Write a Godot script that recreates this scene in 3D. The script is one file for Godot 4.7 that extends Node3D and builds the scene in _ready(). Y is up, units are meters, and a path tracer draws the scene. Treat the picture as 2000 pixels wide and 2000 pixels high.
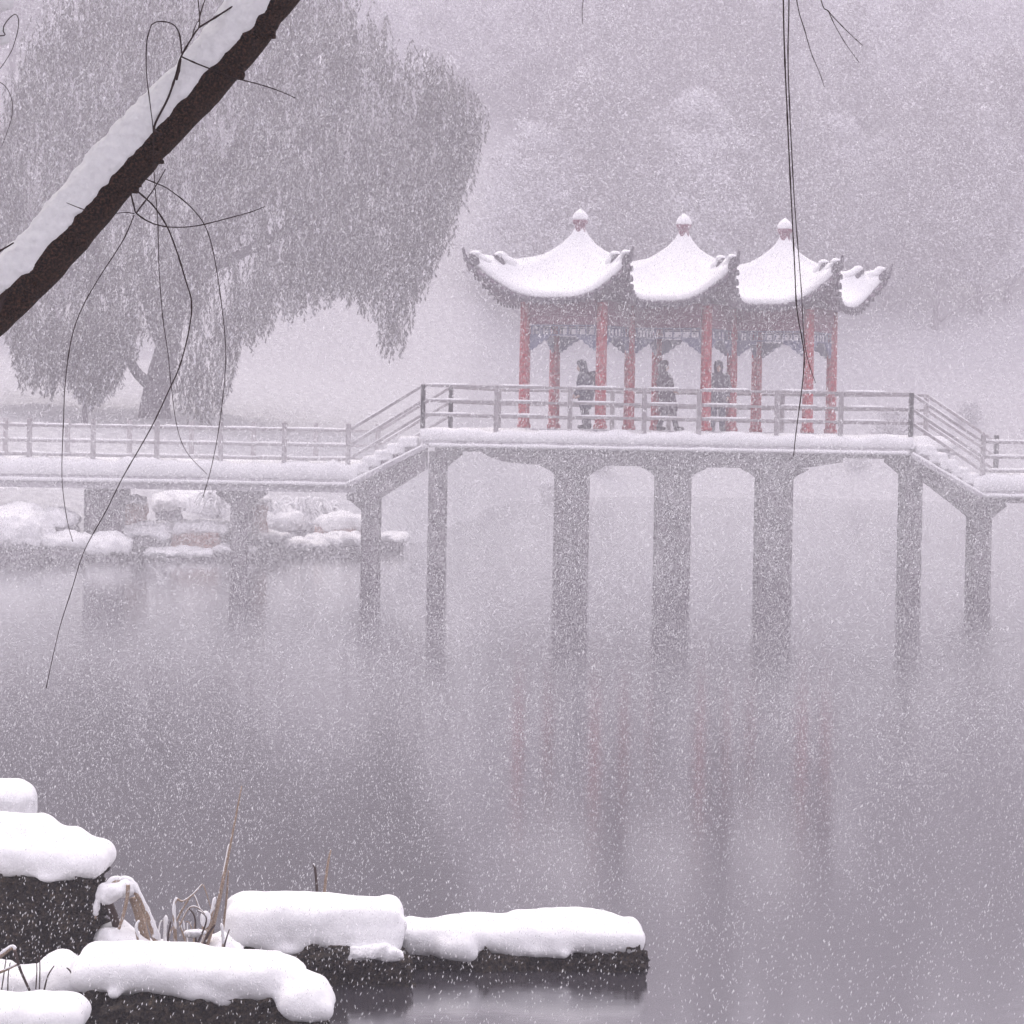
extends Node3D

# ------------------------------------------------------------------ camera and air
const FOCAL := 6560.0          # focal length in pixels of a 2000 pixel square picture
const EYE := Vector3(0.0, 3.17, 0.0)
const ROLL := 0.0175           # the photographer held the camera a degree off level
const PITCH := -0.02363
const FOG_DENSITY := 0.0049
const EXPOSURE := 2.08

var M := {}
var used := {}
var rng := RandomNumberGenerator.new()
var lump := FastNoiseLite.new()
var cam_basis := Basis()


func _ready() -> void:
	rng.seed = 4711
	lump.seed = 5
	lump.noise_type = FastNoiseLite.TYPE_SIMPLEX_SMOOTH
	lump.frequency = 1.0
	lump.fractal_octaves = 3
	air_and_camera()
	materials()
	water_and_land()
	footbridge()
	pavilion()
	hill_trees()
	great_willow()
	bank_tree()
	bank_rocks()
	bank_shrubs()
	near_rocks()
	near_plants()
	bough()
	hanging_twigs()
	people()
	snowfall()


func air_and_camera() -> void:
	cam_basis = Basis.from_euler(Vector3(PITCH, 0, ROLL), EULER_ORDER_YXZ)
	var cam := Camera3D.new()
	cam.name = "camera"
	cam.fov = rad_to_deg(2.0 * atan(1000.0 / FOCAL))
	cam.near = 0.2
	cam.far = 1500.0
	cam.transform = Transform3D(cam_basis, EYE)
	add_child(cam)
	cam.current = true
	var sky_mat := ProceduralSkyMaterial.new()
	sky_mat.sky_top_color = Color(0.904, 0.884, 0.921)
	sky_mat.sky_horizon_color = Color(0.881, 0.859, 0.897)
	sky_mat.sky_curve = 0.2
	sky_mat.ground_bottom_color = Color(0.72, 0.70, 0.735)
	sky_mat.ground_horizon_color = Color(0.85, 0.838, 0.878)
	sky_mat.sun_angle_max = 1.0
	var sky := Sky.new()
	sky.sky_material = sky_mat
	var env := Environment.new()
	env.background_mode = Environment.BG_SKY
	env.sky = sky
	env.background_energy_multiplier = 1.3
	env.tonemap_mode = Environment.TONE_MAPPER_LINEAR
	env.tonemap_exposure = EXPOSURE
	env.sdfgi_enabled = true
	env.ssao_enabled = true
	env.ssil_enabled = true
	env.fog_enabled = true
	env.fog_density = FOG_DENSITY
	env.fog_light_color = Color(0.898, 0.872, 0.918)
	var we := WorldEnvironment.new()
	we.name = "weather"
	we.environment = env
	add_child(we)
	var sun := DirectionalLight3D.new()
	sun.name = "overcast_sun"
	sun.light_energy = 0.4
	sun.light_color = Color(1.0, 0.97, 0.95)
	sun.light_angular_distance = 40.0
	sun.shadow_enabled = true
	sun.rotation = Vector3(deg_to_rad(-60), deg_to_rad(205), 0)
	add_child(sun)


# The point that the photograph shows at pixel (px, py) of 2000, at that depth in metres.
func spot(px: float, py: float, depth: float) -> Vector3:
	return EYE + cam_basis * (Vector3((px - 1000.0) / FOCAL, (1000.0 - py) / FOCAL, -1.0) * depth)


# ------------------------------------------------------------------ naming
func numbered(called: String, parent: Node) -> String:
	var key := str(parent.get_instance_id()) + "/" + called
	if not used.has(key):
		used[key] = 0
		return called
	used[key] += 1
	return "%s_%03d" % [called, used[key]]


func put(called: String, mesh: Mesh, mat: Material, parent: Node = null, at := Vector3.ZERO) -> MeshInstance3D:
	if parent == null:
		parent = self
	var o := MeshInstance3D.new()
	o.name = numbered(called, parent)
	o.mesh = mesh
	if mat != null:
		o.material_override = mat
	o.position = at
	parent.add_child(o, true)
	return o


func node(called: String, parent: Node, at := Vector3.ZERO) -> Node3D:
	var o := Node3D.new()
	o.name = numbered(called, parent)
	o.position = at
	parent.add_child(o, true)
	return o


func thing(called: String, label: String, category: String, at := Vector3.ZERO, group := "") -> Node3D:
	var o := node(called, self, at)
	tag(o, label, category, group)
	return o


func tag(o: Node, label: String, category: String, group := "") -> void:
	o.set_meta("label", label)
	o.set_meta("category", category)
	if group != "":
		o.set_meta("group", group)


func structure(o: Node, label := "") -> void:
	o.set_meta("kind", "structure")
	if label != "":
		o.set_meta("label", label)


func copy_of(o: Node3D, at: Vector3, turn: float, size: Vector3, label: String) -> Node3D:
	var c: Node3D = o.duplicate()
	c.name = numbered(String(o.name), self)
	add_child(c, true)
	c.position = at
	c.rotation = Vector3(0, turn, 0)
	c.scale = size
	c.set_meta("label", label)
	return c


# ------------------------------------------------------------------ materials
func noise_tex(freq: float, octaves: int, lo: Color, hi: Color, seed_value: int, bump := 0.0, kind := FastNoiseLite.TYPE_SIMPLEX_SMOOTH, size := 512) -> NoiseTexture2D:
	var n := FastNoiseLite.new()
	n.noise_type = kind
	n.seed = seed_value
	n.frequency = freq
	n.fractal_octaves = octaves
	var t := NoiseTexture2D.new()
	t.width = size
	t.height = size
	t.seamless = true
	t.noise = n
	if bump > 0.0:
		t.as_normal_map = true
		t.bump_strength = bump
	else:
		var g := Gradient.new()
		g.set_color(0, lo)
		g.set_color(1, hi)
		g.set_offset(0, 0.25)
		g.set_offset(1, 0.75)
		t.color_ramp = g
	return t


func surface(key: String, lo: Color, hi: Color, rough: float, scale: float, freq := 0.02, bump := 2.0, octaves := 5, in_world := false) -> StandardMaterial3D:
	var m := StandardMaterial3D.new()
	m.resource_name = key
	m.roughness = rough
	m.metallic_specular = 0.35
	m.albedo_texture = noise_tex(freq, octaves, lo.linear_to_srgb(), hi.linear_to_srgb(), key.length() * 7 + 3)
	if bump > 0.0:
		m.normal_enabled = true
		m.normal_texture = noise_tex(freq * 1.7, octaves, lo, hi, key.length() * 5 + 1, bump)
		m.normal_scale = 1.0
	m.uv1_triplanar = true
	m.uv1_world_triplanar = in_world
	m.uv1_scale = Vector3.ONE * scale
	M[key] = m
	return m


func plain(key: String, c: Color, rough: float) -> StandardMaterial3D:
	var m := StandardMaterial3D.new()
	m.resource_name = key
	m.albedo_color = c.linear_to_srgb()
	m.roughness = rough
	m.metallic_specular = 0.3
	M[key] = m
	return m


func materials() -> void:
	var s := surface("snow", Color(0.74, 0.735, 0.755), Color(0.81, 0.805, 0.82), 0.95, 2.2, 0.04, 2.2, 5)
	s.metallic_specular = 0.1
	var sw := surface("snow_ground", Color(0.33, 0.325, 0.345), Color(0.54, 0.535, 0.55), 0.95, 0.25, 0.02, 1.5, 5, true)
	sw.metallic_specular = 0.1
	surface("rock", Color(0.001, 0.001, 0.001), Color(0.075, 0.052, 0.034), 0.8, 1.8, 0.035, 16.0, 6)
	surface("brown_rock", Color(0.12, 0.05, 0.035), Color(0.36, 0.19, 0.14), 0.9, 0.5, 0.03, 6.0, 6)
	surface("grey_rock", Color(0.05, 0.045, 0.055), Color(0.14, 0.12, 0.14), 0.9, 0.5, 0.03, 6.0, 6)
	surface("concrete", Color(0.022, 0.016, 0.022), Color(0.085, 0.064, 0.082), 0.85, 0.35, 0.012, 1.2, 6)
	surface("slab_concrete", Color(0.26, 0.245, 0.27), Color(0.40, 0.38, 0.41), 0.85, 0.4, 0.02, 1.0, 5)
	surface("rail_paint", Color(0.20, 0.18, 0.19), Color(0.32, 0.295, 0.305), 0.7, 0.9, 0.02, 0.8, 4)
	surface("red_paint", Color(0.17, 0.004, 0.008), Color(0.42, 0.014, 0.016), 0.55, 0.8, 0.02, 0.6, 5)
	surface("beam_paint", Color(0.10, 0.03, 0.06), Color(0.22, 0.075, 0.10), 0.65, 1.2, 0.05, 0.6, 4)
	surface("blue_paint", Color(0.06, 0.07, 0.13), Color(0.17, 0.18, 0.27), 0.65, 1.5, 0.05, 0.6, 4)
	surface("roof_tile", Color(0.055, 0.045, 0.06), Color(0.12, 0.10, 0.125), 0.75, 1.1, 0.04, 1.5, 4)
	surface("soffit", Color(0.10, 0.07, 0.10), Color(0.18, 0.13, 0.17), 0.8, 1.1, 0.04, 1.0, 4)
	surface("bark", Color(0.002, 0.001, 0.001), Color(0.10, 0.048, 0.03), 0.85, 5.0, 0.045, 14.0, 6)
	surface("far_bark", Color(0.05, 0.04, 0.05), Color(0.12, 0.10, 0.115), 0.9, 0.6, 0.03, 4.0, 5)
	plain("twig", Color(0.028, 0.014, 0.013), 0.7)
	surface("reed", Color(0.20, 0.14, 0.10), Color(0.42, 0.33, 0.26), 0.85, 5.0, 0.03, 1.0, 4)
	plain("dark_reed", Color(0.06, 0.04, 0.035), 0.8)
	var leaf := StandardMaterial3D.new()
	leaf.resource_name = "leaves"
	leaf.vertex_color_use_as_albedo = true
	leaf.roughness = 0.9
	leaf.metallic_specular = 0.15
	leaf.cull_mode = BaseMaterial3D.CULL_DISABLED
	M["leaves"] = leaf
	var w := StandardMaterial3D.new()
	w.resource_name = "lake_water"
	w.albedo_color = Color(0.038, 0.035, 0.042).linear_to_srgb()
	w.roughness = 0.11
	w.metallic_specular = 0.5
	w.normal_enabled = true
	w.normal_texture = noise_tex(0.02, 4, Color.BLACK, Color.WHITE, 88, 2.0)
	w.normal_scale = 0.05
	w.uv1_triplanar = true
	w.uv1_world_triplanar = true
	w.uv1_scale = Vector3(0.35, 0.35, 0.35)
	M["water"] = w
	var f := plain("flake", Color(0.92, 0.92, 0.93), 0.9)
	f.transparency = BaseMaterial3D.TRANSPARENCY_ALPHA
	f.albedo_color.a = 0.42
	f.backlight_enabled = true
	f.backlight = Color(0.8, 0.8, 0.82)
	plain("skin", Color(0.42, 0.26, 0.20), 0.6)
	plain("eye", Color(0.02, 0.015, 0.015), 0.3)
	plain("hair", Color(0.02, 0.017, 0.018), 0.6)
	surface("navy_cloth", Color(0.022, 0.024, 0.045), Color(0.045, 0.047, 0.075), 0.9, 6.0, 0.05, 1.0, 3)
	surface("plum_cloth", Color(0.045, 0.030, 0.045), Color(0.08, 0.055, 0.075), 0.9, 6.0, 0.05, 1.0, 3)
	surface("grey_cloth", Color(0.06, 0.055, 0.07), Color(0.10, 0.09, 0.11), 0.9, 6.0, 0.05, 1.0, 3)
	surface("pale_cloth", Color(0.30, 0.30, 0.34), Color(0.42, 0.42, 0.46), 0.9, 6.0, 0.05, 1.0, 3)
	plain("shoe", Color(0.03, 0.028, 0.03), 0.6)


# ------------------------------------------------------------------ mesh helpers
func begin(smooth := false) -> SurfaceTool:
	var st := SurfaceTool.new()
	st.begin(Mesh.PRIMITIVE_TRIANGLES)
	st.set_smooth_group(0 if smooth else -1)
	return st


func done(st: SurfaceTool) -> ArrayMesh:
	st.generate_normals()
	return st.commit()


# A flat face turned to look away from the point "inside".
func face(st: SurfaceTool, pts: Array, inside: Vector3) -> void:
	var mid := Vector3.ZERO
	for p: Vector3 in pts:
		mid += p
	mid /= pts.size()
	var n: Vector3 = (pts[1] - pts[0]).cross(pts[2] - pts[0])
	var flip := n.dot(mid - inside) > 0.0
	for i in range(1, pts.size() - 1):
		st.add_vertex(pts[0])
		if flip:
			st.add_vertex(pts[i + 1])
			st.add_vertex(pts[i])
		else:
			st.add_vertex(pts[i])
			st.add_vertex(pts[i + 1])


# A box with chamfered edges between two corners.
func block(st: SurfaceTool, a: Vector3, b: Vector3, bevel := 0.012, basis := Basis(), at := Vector3.ZERO) -> void:
	var c := (a + b) * 0.5
	var h := ((b - a) * 0.5).abs()
	var v := minf(bevel, minf(h.x, minf(h.y, h.z)) * 0.6)
	var centre := at + basis * c
	var corner := func(sx: float, sy: float, sz: float, axis: int) -> Vector3:
		var p := Vector3(sx * (h.x - (0.0 if axis == 0 else v)), sy * (h.y - (0.0 if axis == 1 else v)), sz * (h.z - (0.0 if axis == 2 else v)))
		return at + basis * (c + p)
	for s in [-1.0, 1.0]:
		face(st, [corner.call(s, -1.0, -1.0, 0), corner.call(s, 1.0, -1.0, 0), corner.call(s, 1.0, 1.0, 0), corner.call(s, -1.0, 1.0, 0)], centre)
		face(st, [corner.call(-1.0, s, -1.0, 1), corner.call(1.0, s, -1.0, 1), corner.call(1.0, s, 1.0, 1), corner.call(-1.0, s, 1.0, 1)], centre)
		face(st, [corner.call(-1.0, -1.0, s, 2), corner.call(1.0, -1.0, s, 2), corner.call(1.0, 1.0, s, 2), corner.call(-1.0, 1.0, s, 2)], centre)
		for t in [-1.0, 1.0]:
			face(st, [corner.call(s, t, -1.0, 0), corner.call(s, t, 1.0, 0), corner.call(s, t, 1.0, 1), corner.call(s, t, -1.0, 1)], centre)
			face(st, [corner.call(s, -1.0, t, 0), corner.call(s, 1.0, t, 0), corner.call(s, 1.0, t, 2), corner.call(s, -1.0, t, 2)], centre)
			face(st, [corner.call(-1.0, s, t, 1), corner.call(1.0, s, t, 1), corner.call(1.0, s, t, 2), corner.call(-1.0, s, t, 2)], centre)
			for u in [-1.0, 1.0]:
				face(st, [corner.call(s, t, u, 0), corner.call(s, t, u, 1), corner.call(s, t, u, 2)], centre)


func block_mesh(a: Vector3, b: Vector3, bevel := 0.012) -> ArrayMesh:
	var st := begin()
	block(st, a, b, bevel)
	return done(st)


# A bar of rectangular section from p to q.
func bar(st: SurfaceTool, p: Vector3, q: Vector3, wide: float, high: float, bevel := 0.006) -> void:
	var x := (q - p).normalized()
	var up := Vector3.UP if absf(x.y) < 0.95 else Vector3.RIGHT
	var z := x.cross(up).normalized()
	var y := z.cross(x)
	var l := p.distance_to(q)
	block(st, Vector3(0, -high / 2, -wide / 2), Vector3(l, high / 2, wide / 2), bevel, Basis(x, y, z), p)


# A polygon in x and y (any winding), given thickness from z0 to z1.
func prism(st: SurfaceTool, poly: PackedVector2Array, z0: float, z1: float) -> void:
	var tri := Geometry2D.triangulate_polygon(poly)
	var area := 0.0
	for i in poly.size():
		var j := (i + 1) % poly.size()
		area += poly[i].x * poly[j].y - poly[j].x * poly[i].y
	for k in range(0, tri.size(), 3):
		var p0 := poly[tri[k]]
		var p1 := poly[tri[k + 1]]
		var p2 := poly[tri[k + 2]]
		var m := (p0 + p1 + p2) / 3.0
		var zf := maxf(z0, z1)
		var zb := minf(z0, z1)
		face(st, [Vector3(p0.x, p0.y, zf), Vector3(p1.x, p1.y, zf), Vector3(p2.x, p2.y, zf)], Vector3(m.x, m.y, zf - 1))
		face(st, [Vector3(p0.x, p0.y, zb), Vector3(p1.x, p1.y, zb), Vector3(p2.x, p2.y, zb)], Vector3(m.x, m.y, zb + 1))
	for i in poly.size():
		var a := poly[i]
		var b := poly[(i + 1) % poly.size()]
		var out := Vector2(b.y - a.y, a.x - b.x) * signf(area)
		var m2 := (a + b) * 0.5 - out.normalized()
		face(st, [Vector3(a.x, a.y, z0), Vector3(b.x, b.y, z0), Vector3(b.x, b.y, z1), Vector3(a.x, a.y, z1)], Vector3(m2.x, m2.y, (z0 + z1) / 2))


# A tube along a path, its radius given at each point. "squash" flattens it upwards.
func tube(st: SurfaceTool, path: PackedVector3Array, radii: PackedFloat32Array, sides := 8, rough := 0.0, squash := 1.0) -> void:
	var n := path.size()
	var rings: Array[PackedVector3Array] = []
	var side := Vector3.ZERO
	for i in n:
		var dir := (path[mini(i + 1, n - 1)] - path[maxi(i - 1, 0)]).normalized()
		if side == Vector3.ZERO:
			side = dir.cross(Vector3.UP if absf(dir.y) < 0.9 else Vector3.RIGHT).normalized()
		side = (side - dir * side.dot(dir)).normalized()
		var up := side.cross(dir).normalized()
		var ring := PackedVector3Array()
		for k in sides:
			var t := TAU * k / sides
			var r := radii[i]
			if rough > 0.0:
				r *= 1.0 + rough * lump.get_noise_3dv(path[i] * 9.0 + Vector3(cos(t), sin(t), 0) * 1.3)
			ring.append(path[i] + (side * cos(t) + up * sin(t) * squash) * r)
		rings.append(ring)
	for i in n - 1:
		for k in sides:
			var k2 := (k + 1) % sides
			var mid := (path[i] + path[i + 1]) * 0.5
			face(st, [rings[i][k], rings[i][k2], rings[i + 1][k2]], mid)
			face(st, [rings[i][k], rings[i + 1][k2], rings[i + 1][k]], mid)
	face(st, Array(rings[0]), path[1])
	face(st, Array(rings[n - 1]), path[n - 2])


# A smooth path through a few points.
func curve(pts: PackedVector3Array, steps: int) -> PackedVector3Array:
	var out := PackedVector3Array()
	var n := pts.size()
	for i in n - 1:
		var p0 := pts[maxi(i - 1, 0)]
		var p3 := pts[mini(i + 2, n - 1)]
		for k in steps:
			out.append(pts[i].cubic_interpolate(pts[i + 1], p0, p3, float(k) / steps))
	out.append(pts[n - 1])
	return out


func taper(n: int, a: float, b: float, power := 1.0) -> PackedFloat32Array:
	var r := PackedFloat32Array()
	for i in n:
		r.append(lerpf(a, b, pow(float(i) / maxi(n - 1, 1), power)))
	return r


# A body of revolution about y: points are (radius, height).
func lathe(profile: PackedVector2Array, sides := 16) -> ArrayMesh:
	var st := begin(true)
	for i in profile.size() - 1:
		for k in sides:
			var t0 := TAU * k / sides
			var t1 := TAU * (k + 1) / sides
			var a := profile[i]
			var b := profile[i + 1]
			var p0 := Vector3(cos(t0) * a.x, a.y, sin(t0) * a.x)
			var p1 := Vector3(cos(t1) * a.x, a.y, sin(t1) * a.x)
			var p2 := Vector3(cos(t1) * b.x, b.y, sin(t1) * b.x)
			var p3 := Vector3(cos(t0) * b.x, b.y, sin(t0) * b.x)
			# clockwise seen from outside when the profile runs upwards
			st.add_vertex(p0)
			st.add_vertex(p1)
			st.add_vertex(p2)
			st.add_vertex(p0)
			st.add_vertex(p2)
			st.add_vertex(p3)
	return done(st)


# ------------------------------------------------------------------ surface nets
# Solids that blend: ["cap", a, b, ra, rb], ["box", centre, half, radius, turn], ["ball", centre, radii].
func field(p: Vector3, solids: Array, k: float) -> float:
	var d := 1e9
	for s: Array in solids:
		var e := 0.0
		match s[0]:
			"cap":
				var a: Vector3 = s[1]
				var ab: Vector3 = s[5]
				var t := clampf((p - a).dot(ab) * s[6], 0.0, 1.0)
				e = p.distance_to(a + ab * t) - lerpf(s[3], s[4], t)
			"box":
				var q: Vector3 = (s[5] * (p - s[1])).abs() - s[6]
				e = Vector3(maxf(q.x, 0), maxf(q.y, 0), maxf(q.z, 0)).length() + minf(maxf(q.x, maxf(q.y, q.z)), 0.0) - s[3]
			"ball":
				var r: Vector3 = s[2]
				var l: float = ((p - s[1]) / r).length()
				e = (l - 1.0) * minf(r.x, minf(r.y, r.z))
		if d > 1e8:
			d = e
		else:
			var h := maxf(k - absf(d - e), 0.0) / k
			d = minf(d, e) - h * h * k * 0.25
	return d


func nets(solids: Array, cell: float, k: float, rough := 0.0, freq := 3.0, ridged := 0.0) -> ArrayMesh:
	var lo := Vector3.ONE * 1e9
	var hi := -lo
	for s: Array in solids:
		var c0: Vector3
		var c1: Vector3
		match s[0]:
			"cap":
				s.resize(7)
				s[5] = s[2] - s[1]
				s[6] = 1.0 / maxf(s[5].length_squared(), 1e-9)
				var r := Vector3.ONE * maxf(s[3], s[4])
				c0 = s[1].min(s[2]) - r
				c1 = s[1].max(s[2]) + r
			"box":
				s.resize(7)
				s[5] = Basis(Vector3.UP, -s[4])
				if s[4] is Basis:
					s[5] = s[4]
				var hf: Vector3 = s[2]
				s[3] = minf(s[3], minf(hf.x, minf(hf.y, hf.z)))
				s[6] = hf - Vector3.ONE * s[3]
				var r2 := Vector3(Vector2(hf.x, hf.z).length(), hf.y, Vector2(hf.x, hf.z).length())
				c0 = s[1] - r2
				c1 = s[1] + r2
			"ball":
				c0 = s[1] - s[2]
				c1 = s[1] + s[2]
		lo = lo.min(c0)
		hi = hi.max(c1)
	var pad := Vector3.ONE * (cell * 2.0 + rough + k * 0.3)
	lo -= pad
	hi += pad
	var span := (hi - lo) / cell
	var nx := int(ceil(span.x / 4.0)) * 4 + 1
	var ny := int(ceil(span.y / 4.0)) * 4 + 1
	var nz := int(ceil(span.z / 4.0)) * 4 + 1
	var v := PackedFloat32Array()
	v.resize(nx * ny * nz)
	v.fill(1.0)
	var sx := 1
	var sy := nx
	var sz := nx * ny
	var reach := cell * 4.0 * 1.1 + rough * 1.5
	for bz in range(0, nz, 4):
		for by in range(0, ny, 4):
			for bx in range(0, nx, 4):
				var centre := lo + Vector3(bx + 1.5, by + 1.5, bz + 1.5) * cell
				var d0 := field(centre, solids, k)
				var ex := mini(bx + 4, nx)
				var ey := mini(by + 4, ny)
				var ez := mini(bz + 4, nz)
				if absf(d0) > reach:
					if d0 < 0.0:
						for z in range(bz, ez):
							for y in range(by, ey):
								for x in range(bx, ex):
									v[x + y * sy + z * sz] = -1.0
					continue
				for z in range(bz, ez):
					for y in range(by, ey):
						for x in range(bx, ex):
							var p := lo + Vector3(x, y, z) * cell
							var d := field(p, solids, k)
							if rough > 0.0:
								d += lump.get_noise_3dv(p * freq) * rough
								if ridged > 0.0:
									d += absf(lump.get_noise_3dv(p * freq * 2.3 + Vector3(9, 4, 2))) * ridged
							v[x + y * sy + z * sz] = d
	var index := PackedInt32Array()
	index.resize(nx * ny * nz)
	index.fill(-1)
	var vert := PackedVector3Array()
	var norm := PackedVector3Array()
	for z in nz - 1:
		for y in ny - 1:
			for x in nx - 1:
				var i := x + y * sy + z * sz
				var c := [v[i], v[i + sx], v[i + sy], v[i + sx + sy], v[i + sz], v[i + sx + sz], v[i + sy + sz], v[i + sx + sy + sz]]
				var neg := 0
				for q: float in c:
					if q < 0.0:
						neg += 1
				if neg == 0 or neg == 8:
					continue
				var sum := Vector3.ZERO
				var cnt := 0
				for e: Array in EDGES:
					var a: float = c[e[0]]
					var b: float = c[e[1]]
					if (a < 0.0) != (b < 0.0):
						sum += CORNERS[e[0]].lerp(CORNERS[e[1]], a / (a - b))
						cnt += 1
				index[i] = vert.size()
				vert.append(lo + (Vector3(x, y, z) + sum / cnt) * cell)
				norm.append(Vector3(c[1] + c[3] + c[5] + c[7] - c[0] - c[2] - c[4] - c[6], c[2] + c[3] + c[6] + c[7] - c[0] - c[1] - c[4] - c[5], c[4] + c[5] + c[6] + c[7] - c[0] - c[1] - c[2] - c[3]).normalized())
	var tri := PackedInt32Array()
	for z in range(1, nz - 1):
		for y in range(1, ny - 1):
			for x in range(1, nx - 1):
				var i := x + y * sy + z * sz
				var here := v[i] < 0.0
				for axis in 3:
					var step: int = [sx, sy, sz][axis]
					if here == (v[i + step] < 0.0):
						continue
					var u: int = [sy, sz, sx][axis]
					var w: int = [sz, sx, sy][axis]
					var a := index[i]
					var b := index[i - u]
					var c2 := index[i - u - w]
					var d2 := index[i - w]
					if a < 0 or b < 0 or c2 < 0 or d2 < 0:
						continue
					if here:
						tri.append_array([a, c2, b, a, d2, c2])
					else:
						tri.append_array([a, b, c2, a, c2, d2])
	var arrays := []
	arrays.resize(Mesh.ARRAY_MAX)
	arrays[Mesh.ARRAY_VERTEX] = vert
	arrays[Mesh.ARRAY_NORMAL] = norm
	arrays[Mesh.ARRAY_INDEX] = tri
	var mesh := ArrayMesh.new()
	mesh.add_surface_from_arrays(Mesh.PRIMITIVE_TRIANGLES, arrays)
	return mesh


const CORNERS: Array[Vector3] = [Vector3(0, 0, 0), Vector3(1, 0, 0), Vector3(0, 1, 0), Vector3(1, 1, 0), Vector3(0, 0, 1), Vector3(1, 0, 1), Vector3(0, 1, 1), Vector3(1, 1, 1)]
const EDGES := [[0, 1], [2, 3], [4, 5], [6, 7], [0, 2], [1, 3], [4, 6], [5, 7], [0, 4], [1, 5], [2, 6], [3, 7]]


# ------------------------------------------------------------------ lake, banks, hill
func shore(x: float) -> float:      # z of the far shoreline
	var pts := [[-60.0, -58.0], [-30.0, -68.0], [-16.0, -76.5], [-11.4, -79.5], [-9.0, -82.5], [-6.0, -87.0], [-3.2, -91.0], [-2.4, -100.0], [-1.6, -125.0], [-0.5, -150.0], [2.0, -166.0], [8.0, -174.0], [30.0, -177.0], [200.0, -180.0]]
	for i in pts.size() - 1:
		if x <= pts[i + 1][0]:
			return lerpf(pts[i][1], pts[i + 1][1], clampf((x - pts[i][0]) / (pts[i + 1][0] - pts[i][0]), 0, 1))
	return -180.0


func land(x: float, z: float) -> float:
	var s := shore(x) - z
	var h := -1.2
	var pts := [[-8.0, -1.6], [-1.0, -0.35], [0.0, 0.0], [1.5, 0.45], [4.0, 1.1], [9.0, 2.1], [16.0, 2.9], [40.0, 4.4], [80.0, 6.0], [140.0, 8.0], [400.0, 10.0]]
	if s <= -8.0:
		h = -1.6
	else:
		for i in pts.size() - 1:
			if s <= pts[i + 1][0]:
				h = lerpf(pts[i][1], pts[i + 1][1], (s - pts[i][0]) / (pts[i + 1][0] - pts[i][0]))
				break
	h += smoothstep(168.0, 250.0, -z) * 23.0 * (1.0 + 0.12 * lump.get_noise_2d(x * 0.012, z * 0.01))
	if s > -1.0:
		h += lump.get_noise_2d(x * 0.25, z * 0.25) * 0.25 * clampf(s / 4.0, 0.1, 1.0)
	return h


func sheet(xs: Array, zs: Array, height: Callable) -> ArrayMesh:
	var st := begin(true)
	var grid := []
	for z: float in zs:
		var row := PackedVector3Array()
		for x: float in xs:
			row.append(Vector3(x, height.call(x, z), z))
		grid.append(row)
	for j in zs.size() - 1:
		for i in xs.size() - 1:
			var a: Vector3 = grid[j][i]
			var b: Vector3 = grid[j][i + 1]
			var c: Vector3 = grid[j + 1][i + 1]
			var d: Vector3 = grid[j + 1][i]
			face(st, [a, b, c], (a + c) * 0.5 + Vector3.DOWN * 50)
			face(st, [a, c, d], (a + c) * 0.5 + Vector3.DOWN * 50)
	return done(st)


func steps_of(a: float, b: float, first: float, grow: float) -> Array:
	var out := [a]
	var s := first
	while out[-1] < b:
		out.append(minf(out[-1] + s, b))
		s *= grow
	return out


func water_and_land() -> void:
	var xs := []
	for x in steps_of(0.0, 85.0, 0.9, 1.04):
		xs.append(x)
		if x > 0.0:
			xs.push_front(-x)
	var zs := []
	for d in steps_of(56.0, 262.0, 0.9, 1.015):
		zs.append(-d)
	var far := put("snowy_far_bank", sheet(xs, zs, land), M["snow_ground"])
	structure(far, "snow covered far bank rising into a wooded hill")
	var wx := [-85.0, -60.0, -20.0, 0.0, 20.0, 60.0, 85.0]
	var wz := [8.0, -10.0, -40.0, -80.0, -160.0, -200.0]
	var lake := put("lake_water", sheet(wx, wz, func(_x: float, _z: float) -> float: return 0.0), M["water"])
	structure(lake, "grey lake water with soft reflections")
	var near := func(x: float, z: float) -> float:
		var d := -z
		var edge := 13.2 + 3.6 * smoothstep(-1.3, -2.6, x) - 2.0 * smoothstep(0.0, 8.0, x)
		var h := clampf((edge - d) * 0.16, -1.2, 1.15)
		if d < 8.0:
			h += (8.0 - d) * 0.04
		return h + 0.05 * lump.get_noise_2d(x * 1.3, z * 1.3)
	var nx := []
	for i in 57:
		nx.append(-14.0 + i * 0.5)
	var nz := []
	for i in 60:
		nz.append(8.0 - i * 0.5)
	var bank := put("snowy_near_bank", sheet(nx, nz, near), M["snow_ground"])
	structure(bank, "snow covered near bank below the camera")


# ------------------------------------------------------------------ footbridge
const UP_SLAB := 2.94
const LOW_SLAB := 1.97
const SKEW := 0.3
var XL0 := -24.0
var XL1 := -3.81
var XU0 := -2.1
var XU1 := 9.46
var XR0 := 11.06
var XR1 := 24.0


func bx(px: float) -> float:
	return (px - 1002.3) / 82.0


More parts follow.
